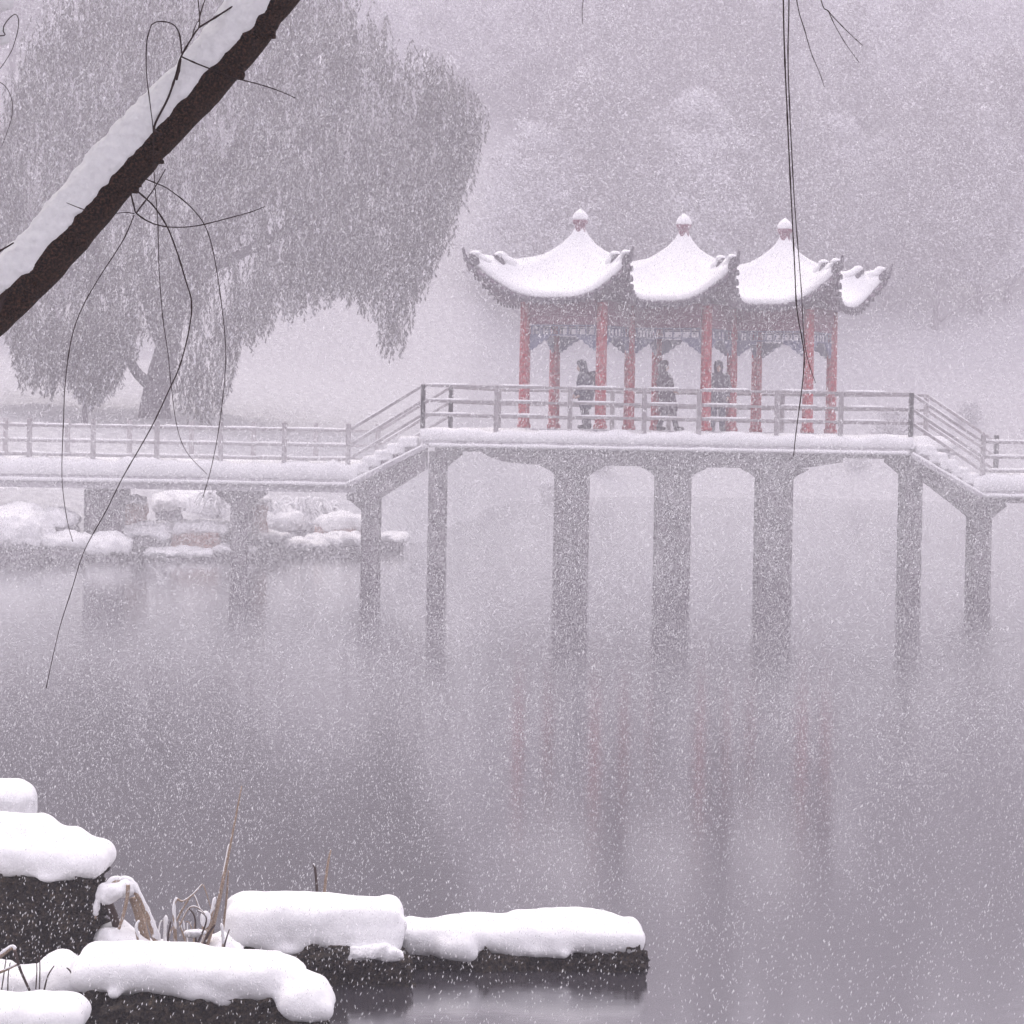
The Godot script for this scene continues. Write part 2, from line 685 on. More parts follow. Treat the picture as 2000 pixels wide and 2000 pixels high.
# A long bank of snow lying on a slab: profile swept along x, lumpy.
func snow_strip(x0: float, x1: float, base: Callable, front: float, back: float, thick: float, lumpy: float, step := 0.1) -> ArrayMesh:
	var st := begin(true)
	var n := int(ceil((x1 - x0) / step))
	var rows := []
	var depth := back - front   # negative
	for i in n + 1:
		var x := x0 + (x1 - x0) * i / n
		var y: float = base.call(x)
		var wob := lump.get_noise_2d(x * 0.9, front * 3.0) * lumpy
		var fine := lump.get_noise_2d(x * 3.1, 7.0) * lumpy * 0.35
		var t := thick + wob + fine
		var fw := front + 0.04 * lump.get_noise_2d(x * 1.7, 30.0)
		var row := PackedVector3Array()
		var sections := [[0.0, 0.015], [0.035, 0.08], [0.05, 0.4], [0.03, 0.72], [-0.05, 0.92], [-0.18, 1.0]]
		for s: Array in sections:
			row.append(Vector3(x + SKEW * -(fw + s[0]) * 0.0, y + t * s[1], fw + s[0]))
		for k in range(1, 8):
			var z := fw - 0.18 + (depth + 0.36) * k / 8.0
			var t2 := thick + lump.get_noise_2d(x * 0.9, z * 1.5) * lumpy * 0.8
			row.append(Vector3(x - SKEW * (z - fw), y + t2, z))
		for s: Array in [[0.1, 0.95], [0.0, 0.6], [-0.03, 0.3], [0.0, 0.01]]:
			row.append(Vector3(x - SKEW * depth, y + t * s[1], back + s[0]))
		rows.append(row)
	for i in n:
		for k in rows[0].size() - 1:
			var a: Vector3 = rows[i][k]
			var b: Vector3 = rows[i + 1][k]
			var c: Vector3 = rows[i + 1][k + 1]
			var d: Vector3 = rows[i][k + 1]
			var inside := Vector3((a.x + b.x) / 2, rows[i][0].y - 0.6, front + depth * 0.5)
			face(st, [a, b, c], inside)
			face(st, [a, c, d], inside)
	for e in [0, n]:
		var flat: Array = Array(rows[e])
		face(st, flat, rows[n - e][3])
	return done(st)


func skewed_slab(x0: float, x1: float, y0: float, y1: float, z0: float, z1: float, s0 := SKEW, s1 := SKEW) -> ArrayMesh:
	var st := begin()
	var p := []
	for y in [y0, y1]:
		p.append_array([Vector3(x0 - s0 * z0, y, z0), Vector3(x1 - s1 * z0, y, z0), Vector3(x1 - s1 * z1, y, z1), Vector3(x0 - s0 * z1, y, z1)])
	var c := Vector3.ZERO
	for q: Vector3 in p:
		c += q / 8.0
	face(st, [p[0], p[1], p[2], p[3]], c)
	face(st, [p[4], p[5], p[6], p[7]], c)
	for i in 4:
		var j := (i + 1) % 4
		face(st, [p[i], p[j], p[j + 4], p[i + 4]], c)
	return done(st)


func stair_base(x: float) -> float:
	if x < XU0 and x > XL1:
		var k := floorf((x - XL1) / (XU0 - XL1) * 6.0)
		return LOW_SLAB + (UP_SLAB - LOW_SLAB) * (k + 0.5) / 6.0
	if x > XU1 and x < XR0:
		var k := floorf((XR0 - x) / (XR0 - XU1) * 6.0)
		return LOW_SLAB + (UP_SLAB - LOW_SLAB) * (k + 0.5) / 6.0
	return LOW_SLAB if x < 0.0 or x >= XR0 else UP_SLAB


func railing(parent: Node, called: String, pts: Array, with_last := true) -> void:
	# pts: foot positions of the posts on the slab; the rails run from post to post
	var r := node(called, parent)
	var heights := [1.31, 0.95, 0.62]
	for i in pts.size():
		var p: Vector3 = pts[i]
		if i < pts.size() - 1 or with_last:
			put("post", block_mesh(p + Vector3(-0.058, 0, -0.058), p + Vector3(0.058, 1.345, 0.058)), M["rail_paint"], r)
		if i == pts.size() - 1:
			break
		var q: Vector3 = pts[i + 1]
		var dir := (q - p).normalized()
		for h: float in heights:
			var drop := 0.12 if p.y < 2.5 or q.y < 2.5 else 0.0
			var hp := h - (0.14 if p.y < 2.5 else 0.0)
			var hq := h - (0.14 if q.y < 2.5 else 0.0)
			var a := p + Vector3.UP * hp + dir * 0.068
			var b := q + Vector3.UP * hq - dir * 0.068
			var st := begin()
			bar(st, a, b, 0.055, 0.062)
			put("rail", done(st), M["rail_paint"], r)
			var sn := begin(true)
			var path := PackedVector3Array()
			var rad := PackedFloat32Array()
			var steep := absf(dir.y) > 0.2
			for k in 6:
				var t := k / 8.0
				path.append(a.lerp(b, t) + Vector3.UP * 0.042)
				var w := 0.030 + 0.016 * lump.get_noise_3dv(path[k] * 2.3)
				rad.append(0.012 if k == 0 or k == 8 else (w * 0.7 if steep else w))
			tube(sn, path, rad, 7, 0.2, 0.95)
			put("snow_ridge", done(sn), M["snow"], r)


func footbridge() -> void:
	var b := thing("footbridge", "long grey concrete footbridge on piers, snow along its deck and railings", "bridge", Vector3(0, 0, -80))
	var low := -2.3      # back edge of the narrow decks, front edge at +0.16
	var wide := -6.3
	var f := 0.16
	# slabs with a projecting ledge
	put("deck_slab", skewed_slab(XL0, XL1, LOW_SLAB - 0.15, LOW_SLAB, f, low), M["slab_concrete"], b)
	put("deck_slab", skewed_slab(XU0, XU1, UP_SLAB - 0.15, UP_SLAB, f, wide), M["slab_concrete"], b)
	put("deck_slab", skewed_slab(XR0, XR1, LOW_SLAB - 0.15, LOW_SLAB, f, low), M["slab_concrete"], b)
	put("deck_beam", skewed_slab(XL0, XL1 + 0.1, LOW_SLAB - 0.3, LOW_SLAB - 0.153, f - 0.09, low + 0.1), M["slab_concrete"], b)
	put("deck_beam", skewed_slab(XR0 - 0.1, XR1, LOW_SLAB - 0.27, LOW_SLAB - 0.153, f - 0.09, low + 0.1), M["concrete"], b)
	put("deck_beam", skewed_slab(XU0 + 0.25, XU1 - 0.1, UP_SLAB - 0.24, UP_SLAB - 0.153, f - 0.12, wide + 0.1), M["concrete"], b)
	# the joints of the edge slabs show as thin dark grooves: short upright ribs standing proud
	for px in [908.0, 955.0, 980.0, 1628.0]:
		put("edge_rib", block_mesh(Vector3(bx(px) - 0.02, UP_SLAB - 0.14, f), Vector3(bx(px) + 0.02, UP_SLAB - 0.01, f + 0.025), 0.004), M["concrete"], b)
	# the heavy beam under the pavilion, with raking ends
	for zz: Array in [[-0.12, -0.5], [-5.3, -5.7]]:
		var st := begin()
		var l := bx(940)
		var r := bx(1648)
		prism(st, PackedVector2Array([Vector2(l, 2.695), Vector2(r, 2.695), Vector2(r, 2.60), Vector2(r - 0.25, 2.56), Vector2(r - 0.75, 2.47), Vector2(r - 1.1, 2.42), Vector2(l + 1.1, 2.42), Vector2(l + 0.55, 2.47), Vector2(l + 0.2, 2.58)]), zz[0], zz[1])
		put("main_beam", done(st), M["concrete"], b)
	# the piers under the pavilion
	for px in [1120.0, 1320.5, 1521.0]:
		var p := node("pier", b, Vector3(bx(px), 0, -1.3))
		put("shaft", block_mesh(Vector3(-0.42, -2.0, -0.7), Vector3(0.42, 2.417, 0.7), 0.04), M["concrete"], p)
		for s in [-1.0, 1.0]:
			var st := begin()
			prism(st, PackedVector2Array([Vector2(s * 0.423, 2.417), Vector2(s * 0.80, 2.417), Vector2(s * 0.74, 2.37), Vector2(s * 0.52, 2.26), Vector2(s * 0.423, 2.17)]), -0.55, 0.6)
			put("bracket", done(st), M["concrete"], p)
	# slender piers under the stairs and the low decks
	for d: Array in [[724.0, 1.62, -0.25, 0.35], [855.0, 2.695, 0.25, 0.45], [1790.0, 2.695, -0.2, 0.4], [1927.0, 1.69, 0.0, 0.36], [467.0, 1.665, 0.0, 0.38]]:
		var p := node("pier", b, Vector3(bx(d[0]), 0, -1.1))
		var top: float = d[1]
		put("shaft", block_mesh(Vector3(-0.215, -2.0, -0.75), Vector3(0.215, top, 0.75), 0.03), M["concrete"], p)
		for s in [-1.0, 1.0]:
			var st := begin()
			var w := 0.36
			prism(st, PackedVector2Array([Vector2(s * 0.218, top), Vector2(s * (0.218 + w), top), Vector2(s * (0.218 + w), top - 0.09), Vector2(s * (0.218 + w * 0.6), top - 0.2), Vector2(s * 0.218, top - 0.38)]), -0.6, 0.6)
			if (d[2] == 0.0 or signf(d[2]) == s):
				put("bracket", done(st), M["concrete"], p)
	var abut := node("abutment", b, Vector3(bx(200), 0, -1.1))
	put("shaft", block_mesh(Vector3(-0.46, -1.0, -1.0), Vector3(0.46, 1.667, 0.8), 0.05), M["concrete"], abut)
	# stairs: raking slab, treads
	for side in [0, 1]:
		var s := node("stair_flight", b)
		var x0: float = XL1 if side == 0 else XR0
		var x1: float = XU0 if side == 0 else XU1
		var sg := signf(x1 - x0)
		var st := begin()
		var deep := 0.52 if side == 0 else 0.2
		prism(st, PackedVector2Array([Vector2(x0 - sg * 0.12, LOW_SLAB - 0.16), Vector2(x0 + sg * 0.05, LOW_SLAB + 0.0), Vector2(x1 + sg * 0.02, UP_SLAB - 0.17), Vector2(x1 + sg * 0.02, UP_SLAB - 0.17 - deep), Vector2(x0 + sg * 0.35, LOW_SLAB - 0.16 - deep * 0.9), Vector2(x0 - sg * 0.12, LOW_SLAB - 0.16 - deep * 0.6)]), f - 0.1, low + 0.15)
		put("raking_slab", done(st), M["concrete"], s)
		var edge := begin()
		bar(edge, Vector3(x0 - sg * 0.1, LOW_SLAB - 0.13, f + 0.0), Vector3(x1, UP_SLAB - 0.15, f + 0.0), 0.16, 0.10)
		put("stringer", done(edge), M["slab_concrete"], s)
		var drift := []
		for k in 5:
			var xa := x0 + (x1 - x0) * (k + 0.35) / 6.0
			var xb := x0 + (x1 - x0) * (k + 1.55) / 6.0
			var y := LOW_SLAB + (UP_SLAB - LOW_SLAB) * (k + 1) / 6.0
			put("step", block_mesh(Vector3(minf(xa, xb), y - 0.38, low + 0.16), Vector3(maxf(xa, xb), y - 0.0, f - 0.035)), M["concrete"], s)
			drift.append(["box", Vector3((xa + xb) / 2 - sg * 0.10, y + 0.12 + rng.randf_range(-0.02, 0.02), (f + low) / 2 - 0.03), Vector3(0.235, 0.135, (f - low) / 2 - 0.06), 0.07, 0.0])
		put("stair_snow", nets(drift, 0.03, 0.05, 0.035, 3.2), M["snow"], s)
	# snow caught on the narrow ledge below the deck edge and on the stringers
	for l: Array in [[XL0, LOW_SLAB - 0.095, XL1 - 0.1, LOW_SLAB - 0.095], [XL1 - 0.1, LOW_SLAB - 0.075, XU0 + 0.02, UP_SLAB - 0.095], [XU0 + 0.1, UP_SLAB - 0.095, XU1 - 0.05, UP_SLAB - 0.095], [XU1 + 0.02, UP_SLAB - 0.095, XR0 + 0.1, LOW_SLAB - 0.075], [XR0 + 0.1, LOW_SLAB - 0.095, XR1, LOW_SLAB - 0.095]]:
		var n := int(ceil((l[2] - l[0]) / 0.16))
		var lp := PackedVector3Array()
		var lr := PackedFloat32Array()
		for i in n + 1:
			var t := float(i) / n
			lp.append(Vector3(lerpf(l[0], l[2], t), lerpf(l[1], l[3], t) + 0.006 * lump.get_noise_1d(i * 0.4), f + 0.01))
			lr.append(0.048 + 0.018 * lump.get_noise_1d(i * 0.23 + 9.0))
		var ls := begin(true)
		tube(ls, lp, lr, 8, 0.1)
		put("ledge_snow", done(ls), M["snow"], b)
	# snow along the decks
	put("deck_snow", snow_strip(XL0, XL1 + 0.12, func(_x: float) -> float: return LOW_SLAB, f - 0.03, low + 0.05, 0.42, 0.14), M["snow"], b)
	put("deck_snow", snow_strip(XU0 - 0.12, XU1 + 0.05, func(_x: float) -> float: return UP_SLAB, f - 0.03, wide + 0.05, 0.31, 0.09), M["snow"], b)
	put("deck_snow", snow_strip(XR0 - 0.1, XR1, func(_x: float) -> float: return LOW_SLAB, f - 0.03, low + 0.05, 0.40, 0.13), M["snow"], b)
	# railings
	var lo_front := []
	for k in range(-7, 6):
		lo_front.append(Vector3(lerpf(-11.52, -3.93, k / 5.0), LOW_SLAB, 0))
	railing(b, "railing", lo_front, false)
	railing(b, "railing", [Vector3(-3.93, LOW_SLAB, 0), Vector3(bx(825), UP_SLAB, 0)], true)
	var up_front := []
	for px in [825.0, 968.0, 1112.0, 1257.0, 1364.0, 1516.0, 1641.0, 1778.0]:
		up_front.append(Vector3(bx(px), UP_SLAB, 0))
	var top_l: Vector3 = up_front[0]
	var top_r: Vector3 = up_front[-1]
	railing(b, "railing", up_front.slice(1), true)
	railing(b, "railing", [top_l, up_front[1]], false)
	railing(b, "railing", [top_r, Vector3(bx(1920), LOW_SLAB, 0)], false)
	var lo_r := []
	for k in 6:
		lo_r.append(Vector3(bx(1920) + k * 1.52, LOW_SLAB, 0))
	railing(b, "railing", lo_r)
	var back := Vector3(0.62, 0, -2.14)
	var lo_back := []
	for p: Vector3 in lo_front:
		lo_back.append(p + back)
	railing(b, "railing", lo_back, false)
	railing(b, "railing", [lo_back[-1], top_l + back])
	railing(b, "railing", [top_r + back, Vector3(bx(1920), LOW_SLAB, 0) + back], true)
	var lo_rb := []
	for p: Vector3 in lo_r:
		lo_rb.append(p + back)
	railing(b, "railing", lo_rb.slice(0), false)
	# the railing round the back of the wide deck
	var rear := [top_l + back]
	for k in 6:
		rear.append(Vector3(lerpf(bx(825) + 1.78, bx(1778) + 1.78, k / 8.0), UP_SLAB, -6.15))
	rear.append(top_r + back)
	railing(b, "railing", rear, false)


# ------------------------------------------------------------------ pavilion
const HALF := 0.99       # half the column square
const FLOOR := 3.28


func roof_height(m: float, e: float) -> float:
	return 6.38 + 1.66 * pow(1.0 - m, 1.8) + 0.86 * pow(m, 1.35) * pow(e, 3.2)


func roof_plan(side: int, e: float, m: float) -> Vector3:
	var reach := m * (1.74 + 0.36 * pow(absf(e), 4.0) * m * m)
	return Basis(Vector3.UP, side * PI / 2) * Vector3(e * reach, 0, reach)


# Rings of the roof: each ring is [m, lift above the roof surface, inset factor].
func roof_shell(rings: Array) -> ArrayMesh:
	var st := begin(true)
	var per := 14
	var rows := []
	for r: Array in rings:
		var row := PackedVector3Array()
		for side in 4:
			for k in per:
				var e := -1.0 + 2.0 * k / per
				var m: float = r[0]
				var p := roof_plan(side, e, m)
				var wob := 0.0
				if r.size() > 2:
					wob = r[2] * lump.get_noise_3dv(p * 1.3) + 0.11 * pow(absf(e), 5.0) * m * m * clampf(r[1] / 0.15, 0.0, 1.0)
				p.y = roof_height(m, absf(e)) + r[1] + wob
				row.append(p)
		rows.append(row)
	var n := per * 4
	for i in rows.size() - 1:
		for k in n:
			var k2 := (k + 1) % n
			var a: Vector3 = rows[i][k]
			var b: Vector3 = rows[i][k2]
			var c: Vector3 = rows[i + 1][k2]
			var d: Vector3 = rows[i + 1][k]
			# rings run from the top outwards, over the edge and back: keep one turning sense
			for t: Array in [[a, b, c], [a, c, d]]:
				st.add_vertex(t[0])
				st.add_vertex(t[1])
				st.add_vertex(t[2])
	return done(st)


func pavilion() -> void:
	var turn := deg_to_rad(22.2)
	var p := thing("pavilion", "red columned pavilion with three snowy pointed roofs standing on the footbridge", "pavilion", Vector3(1.5375, 0, -82.0))
	p.rotation.y = -turn
	var centres := [Vector3.ZERO, Vector3(2 * HALF, 0, -2 * HALF), Vector3(4 * HALF, 0, -4 * HALF)]
	# floor plinths
	for i in 3:
		var c: Vector3 = centres[i]
		put("floor_plinth", block_mesh(c + Vector3(-HALF - 0.28, UP_SLAB + 0.01, -HALF - 0.28) + Vector3.UP * 0.003 * i, c + Vector3(HALF + 0.28, FLOOR + 0.003 * i, HALF + 0.28)), M["slab_concrete"], p)
	# columns
	var col := lathe(PackedVector2Array([Vector2(0, 0), Vector2(0.165, 0), Vector2(0.17, 0.08), Vector2(0.135, 0.13), Vector2(0.132, 1.5), Vector2(0.126, 3.05), Vector2(0, 3.05)]), 18)
	var feet := []
	for c: Vector3 in centres:
		for s: Vector3 in [Vector3(-HALF, 0, HALF), Vector3(HALF, 0, HALF), Vector3(HALF, 0, -HALF), Vector3(-HALF, 0, -HALF)]:
			var q := c + s
			var there := false
			for f: Vector3 in feet:
				if f.distance_to(q) < 0.1:
					there = true
			if not there:
				feet.append(q)
	for f: Vector3 in feet:
		put("column", col, M["red_paint"], p, f + Vector3.UP * (FLOOR + 0.008))
	# beams, frieze, lattice and brackets along every side
	var bays := begin()
	block(bays, Vector3(-HALF + 0.13, 6.02, -0.08), Vector3(HALF - 0.13, 6.40, 0.08), 0.02)
	var beam := done(bays)
	var st := begin()
	block(st, Vector3(-HALF + 0.13, 5.80, -0.05), Vector3(HALF - 0.13, 6.017, 0.05), 0.01)
	var frieze := done(st)
	st = begin()
	var lw := HALF - 0.128
	bar(st, Vector3(-lw, 5.775, 0), Vector3(lw, 5.775, 0), 0.05, 0.035)
	bar(st, Vector3(-lw, 5.545, 0), Vector3(lw, 5.545, 0), 0.05, 0.035)
	for k in 8:
		var x := -lw + 0.05 + (2 * lw - 0.1) * k / 7.0
		bar(st, Vector3(x, 5.563, 0), Vector3(x, 5.757, 0), 0.035, 0.035)
	for k in 3:
		var x := -lw * 0.62 + lw * 0.62 * k
		bar(st, Vector3(x - 0.16, 5.66, 0), Vector3(x - 0.105, 5.66, 0), 0.03, 0.03)
		bar(st, Vector3(x + 0.105, 5.66, 0), Vector3(x + 0.16, 5.66, 0), 0.03, 0.03)
	var lattice := done(st)
	var brackets := []
	for s in [-1.0, 1.0]:
		st = begin()
		var poly := PackedVector2Array([Vector2(s * lw, 5.525), Vector2(s * lw, 5.17), Vector2(s * (lw - 0.06), 5.17), Vector2(s * (lw - 0.09), 5.23), Vector2(s * (lw - 0.17), 5.24), Vector2(s * (lw - 0.2), 5.31), Vector2(s * (lw - 0.3), 5.34), Vector2(s * (lw - 0.35), 5.42), Vector2(s * (lw - 0.47), 5.45), Vector2(s * (lw - 0.52), 5.525)])
		prism(st, poly, -0.025, 0.025)
		brackets.append(done(st))
	for ci in 3:
		for side in 4:
			var bay := node("bay", p, centres[ci])
			bay.rotation.y = side * PI / 2
			var shift := Vector3(0, 0.002 * ci, HALF)
			put("beam", beam, M["beam_paint"], bay, shift)
			put("frieze", frieze, M["beam_paint"], bay, shift)
			put("lattice", lattice, M["blue_paint"], bay, shift)
			put("corner_bracket", brackets[0], M["blue_paint"], bay, shift)
			put("corner_bracket", brackets[1], M["blue_paint"], bay, shift)
	# roofs
	var deck := roof_shell([[0.0, 0.0], [0.04, 0.0], [0.12, 0.0], [0.22, 0.0], [0.34, 0.0], [0.46, 0.0], [0.58, 0.0], [0.7, 0.0], [0.8, 0.0], [0.9, 0.0], [0.97, 0.0], [1.0, 0.0], [1.0, -0.09], [0.93, -0.12], [0.8, -0.12], [0.6, -0.13], [0.5, -0.3], [0.0, -1.2]])
	var snow := roof_shell([[0.0, 0.37], [0.04, 0.31], [0.1, 0.21, 0.02], [0.18, 0.18, 0.03], [0.28, 0.19, 0.04], [0.38, 0.2, 0.05], [0.5, 0.21, 0.05], [0.62, 0.22, 0.05], [0.74, 0.23, 0.05], [0.84, 0.23, 0.05], [0.91, 0.215, 0.04], [0.945, 0.19, 0.04], [0.967, 0.15, 0.03], [0.978, 0.08, 0.02], [0.972, 0.02], [0.94, 0.006]])
	var tile := begin(true)
	tube(tile, PackedVector3Array([Vector3(0, 0, -0.12), Vector3(0, 0, 0.0), Vector3(0, 0, 0.025)]), PackedFloat32Array([0.06, 0.072, 0.064]), 10)
	var tile_end := done(tile)
	tile = begin()
	prism(tile, PackedVector2Array([Vector2(-0.045, 0.02), Vector2(0.045, 0.02), Vector2(0.03, -0.07), Vector2(0, -0.1), Vector2(-0.03, -0.07)]), -0.012, 0.012)
	var drip := done(tile)
	for ci in 3:
		var c: Vector3 = centres[ci]
		var r := node("roof", p, c)
		put("roof_deck", deck, M["soffit"], r)
		put("snow_cover", snow, M["snow"], r, Vector3(0, 0.001 * ci, 0))
		# ridges, horns and ridge beasts on the four hips
		for side in 4:
			var path := PackedVector3Array()
			for m in [0.55, 0.7, 0.82, 0.9, 0.96, 1.0]:
				var q := roof_plan(side, 1.0, m)
				path.append(Vector3(q.x, roof_height(m, 1.0) + (0.06 if m > 0.93 else -0.02), q.z))
			var out := roof_plan(side, 1.0, 1.0).normalized()
			var tip: Vector3 = path[-1]
			path.append(tip + out * 0.03 + Vector3.UP * 0.07)
			path.append(tip + out * 0.06 + Vector3.UP * 0.17)
			path.append(tip + out * 0.10 + Vector3.UP * 0.30)
			var hs := begin(true)
			tube(hs, curve(path, 3), taper((path.size() - 1) * 3 + 1, 0.095, 0.035, 1.6), 8)
			put("hip_ridge", done(hs), M["roof_tile"], r)
			var inside_other := false
			for cj in 3:
				var d: Vector3 = c + roof_plan(side, 1.0, 0.8) - centres[cj]
				if cj != ci and maxf(absf(d.x), absf(d.z)) < 1.6:
					inside_other = true
			if inside_other:
				continue
			for bm: Array in [[0.76, 0.03], [0.94, -0.05]]:
				var q := roof_plan(side, 1.0, bm[0])
				var at := Vector3(q.x, roof_height(bm[0], 1.0) + 0.10 + bm[1], q.z)
				var o2 := out
				var beast := nets([["cap", at + o2 * -0.05, at + o2 * 0.03 + Vector3.UP * 0.14, 0.10, 0.085], ["ball", at + o2 * 0.09 + Vector3.UP * 0.17, Vector3(0.085, 0.08, 0.085)], ["cap", at + o2 * -0.1 + Vector3.UP * 0.05, at + o2 * -0.13 + Vector3.UP * 0.2, 0.045, 0.025]], 0.025, 0.04, 0.02, 9.0)
				put("ridge_beast", beast, M["roof_tile"], r)
				var cap := nets([["ball", at + o2 * 0.02 + Vector3.UP * 0.24, Vector3(0.125, 0.07, 0.125)], ["cap", at - o2 * 0.06 + Vector3.UP * 0.17, at - o2 * 0.34 + Vector3.UP * 0.04, 0.09, 0.11]], 0.03, 0.08, 0.02, 5.0)
				put("beast_snow", cap, M["snow"], r)
		# tile ends and drip tiles along the eaves
		for side in 4:
			for k in 19:
				var e := -0.95 + 1.9 * k / 18.0
				var q := roof_plan(side, e, 1.0)
				var hidden := false
				for cj in 3:
					var d: Vector3 = c + q - centres[cj]
					if cj != ci and maxf(absf(d.x), absf(d.z)) < 1.7:
						hidden = true
				if hidden:
					continue
				var y := roof_height(1.0, absf(e)) - 0.02
				var o := put("tile_end", tile_end, M["roof_tile"], r, Vector3(q.x, y, q.z) + Basis(Vector3.UP, side * PI / 2) * Vector3(0, 0, 0.035))
				o.rotation.y = side * PI / 2
				if k < 18:
					var e2 := e + 0.95 / 18.0
					var q2 := roof_plan(side, e2, 1.0)
					var o3 := put("drip_tile", drip, M["roof_tile"], r, Vector3(q2.x, roof_height(1.0, absf(e2)) - 0.06, q2.z) + Basis(Vector3.UP, side * PI / 2) * Vector3(0, 0, 0.03))
					o3.rotation.y = side * PI / 2
		var fin := node("finial", p, c)
		put("finial_base", lathe(PackedVector2Array([Vector2(0, 7.95), Vector2(0.13, 7.98), Vector2(0.13, 8.2), Vector2(0.12, 8.24), Vector2(0.18, 8.3), Vector2(0.19, 8.36), Vector2(0.15, 8.39), Vector2(0, 8.40)]), 14), M["beam_paint"], fin)
		put("finial_snow", lathe(PackedVector2Array([Vector2(0, 8.37), Vector2(0.17, 8.375), Vector2(0.19, 8.42), Vector2(0.175, 8.50), Vector2(0.12, 8.57), Vector2(0.06, 8.62), Vector2(0.02, 8.65), Vector2(0, 8.655)]), 14), M["snow"], fin)


# ------------------------------------------------------------------ trees
func leaf_quad(st: SurfaceTool, at: Vector3, along: Vector3, across: Vector3, c: Color) -> void:
	st.set_color(c)
	st.add_vertex(at)
	st.add_vertex(at + along * 0.5 + across)
	st.add_vertex(at + along)
	st.add_vertex(at)
	st.add_vertex(at + along)
	st.add_vertex(at + along * 0.5 - across)


func tree_crown(r: RandomNumberGenerator, tall: float, wide: float, clumps: int, leaf: float, snowy: float, shape: int) -> ArrayMesh:
	var st := begin()
	for i in clumps:
		var h := r.randf()
		var rad := 1.0
		match shape:
			0: rad = sqrt(maxf(0.0, 1.0 - pow(h * 2.0 - 1.0, 2.0)))
			1: rad = (1.0 - h) * 0.95 + 0.05
			_: rad = pow(sin(PI * pow(h, 0.7)), 0.6)
		var t := r.randf() * TAU
		rad *= wide * (0.8 + 0.6 * lump.get_noise_2d(cos(t) * 1.5 + h * 4.0, sin(t) * 1.5 + shape * 9.0))
		var q := sqrt(r.randf())
		var at := Vector3(cos(t) * rad * q, tall * (0.18 + 0.82 * h), sin(t) * rad * q)
		var gap := lump.get_noise_3dv(at * (2.2 / wide) + Vector3(shape * 3.0, 0, 0))
		if gap < -0.05:
			continue
		for k in 7:
			var o := at + Vector3(r.randfn(), r.randfn() * 0.6, r.randfn()) * leaf * 1.3
			var dir := Vector3(r.randfn(), r.randfn() * 0.5 - 0.25, r.randfn()).normalized() * leaf * r.randf_range(0.6, 1.3)
			var side := dir.cross(Vector3(r.randfn(), r.randfn() + 0.8, r.randfn()).normalized()).normalized() * leaf * 0.3
			var white := r.randf() < snowy
			var c := Color(0.62, 0.62, 0.65) if white else Color(0.09, 0.08, 0.085).lerp(Color(0.16, 0.15, 0.14), r.randf())
			leaf_quad(st, o, dir, side, c)
	return done(st)


func tree_wood(r: RandomNumberGenerator, tall: float, wide: float, thick: float, limbs: int) -> ArrayMesh:
	var st := begin(true)
	var trunk := curve(PackedVector3Array([Vector3(0, -0.6, 0), Vector3(0.05, tall * 0.15, 0.03), Vector3(-0.1, tall * 0.45, 0.1), Vector3(0.1, tall * 0.95, 0)]), 4)
	tube(st, trunk, taper(trunk.size(), thick, thick * 0.12), 9, 0.15)
	for i in limbs:
		var h := 0.2 + 0.65 * i / limbs
		var a := trunk[int(h * (trunk.size() - 1))]
		var t := i * 2.4 + r.randf()
		var l := wide * (0.85 - 0.5 * h) * 1.1
		var path := curve(PackedVector3Array([a, a + Vector3(cos(t) * l * 0.5, l * 0.35, sin(t) * l * 0.5), a + Vector3(cos(t) * l, l * 0.75, sin(t) * l)]), 3)
		tube(st, path, taper(path.size(), thick * 0.42 * (1.1 - h), 0.03), 6, 0.1)
	return done(st)


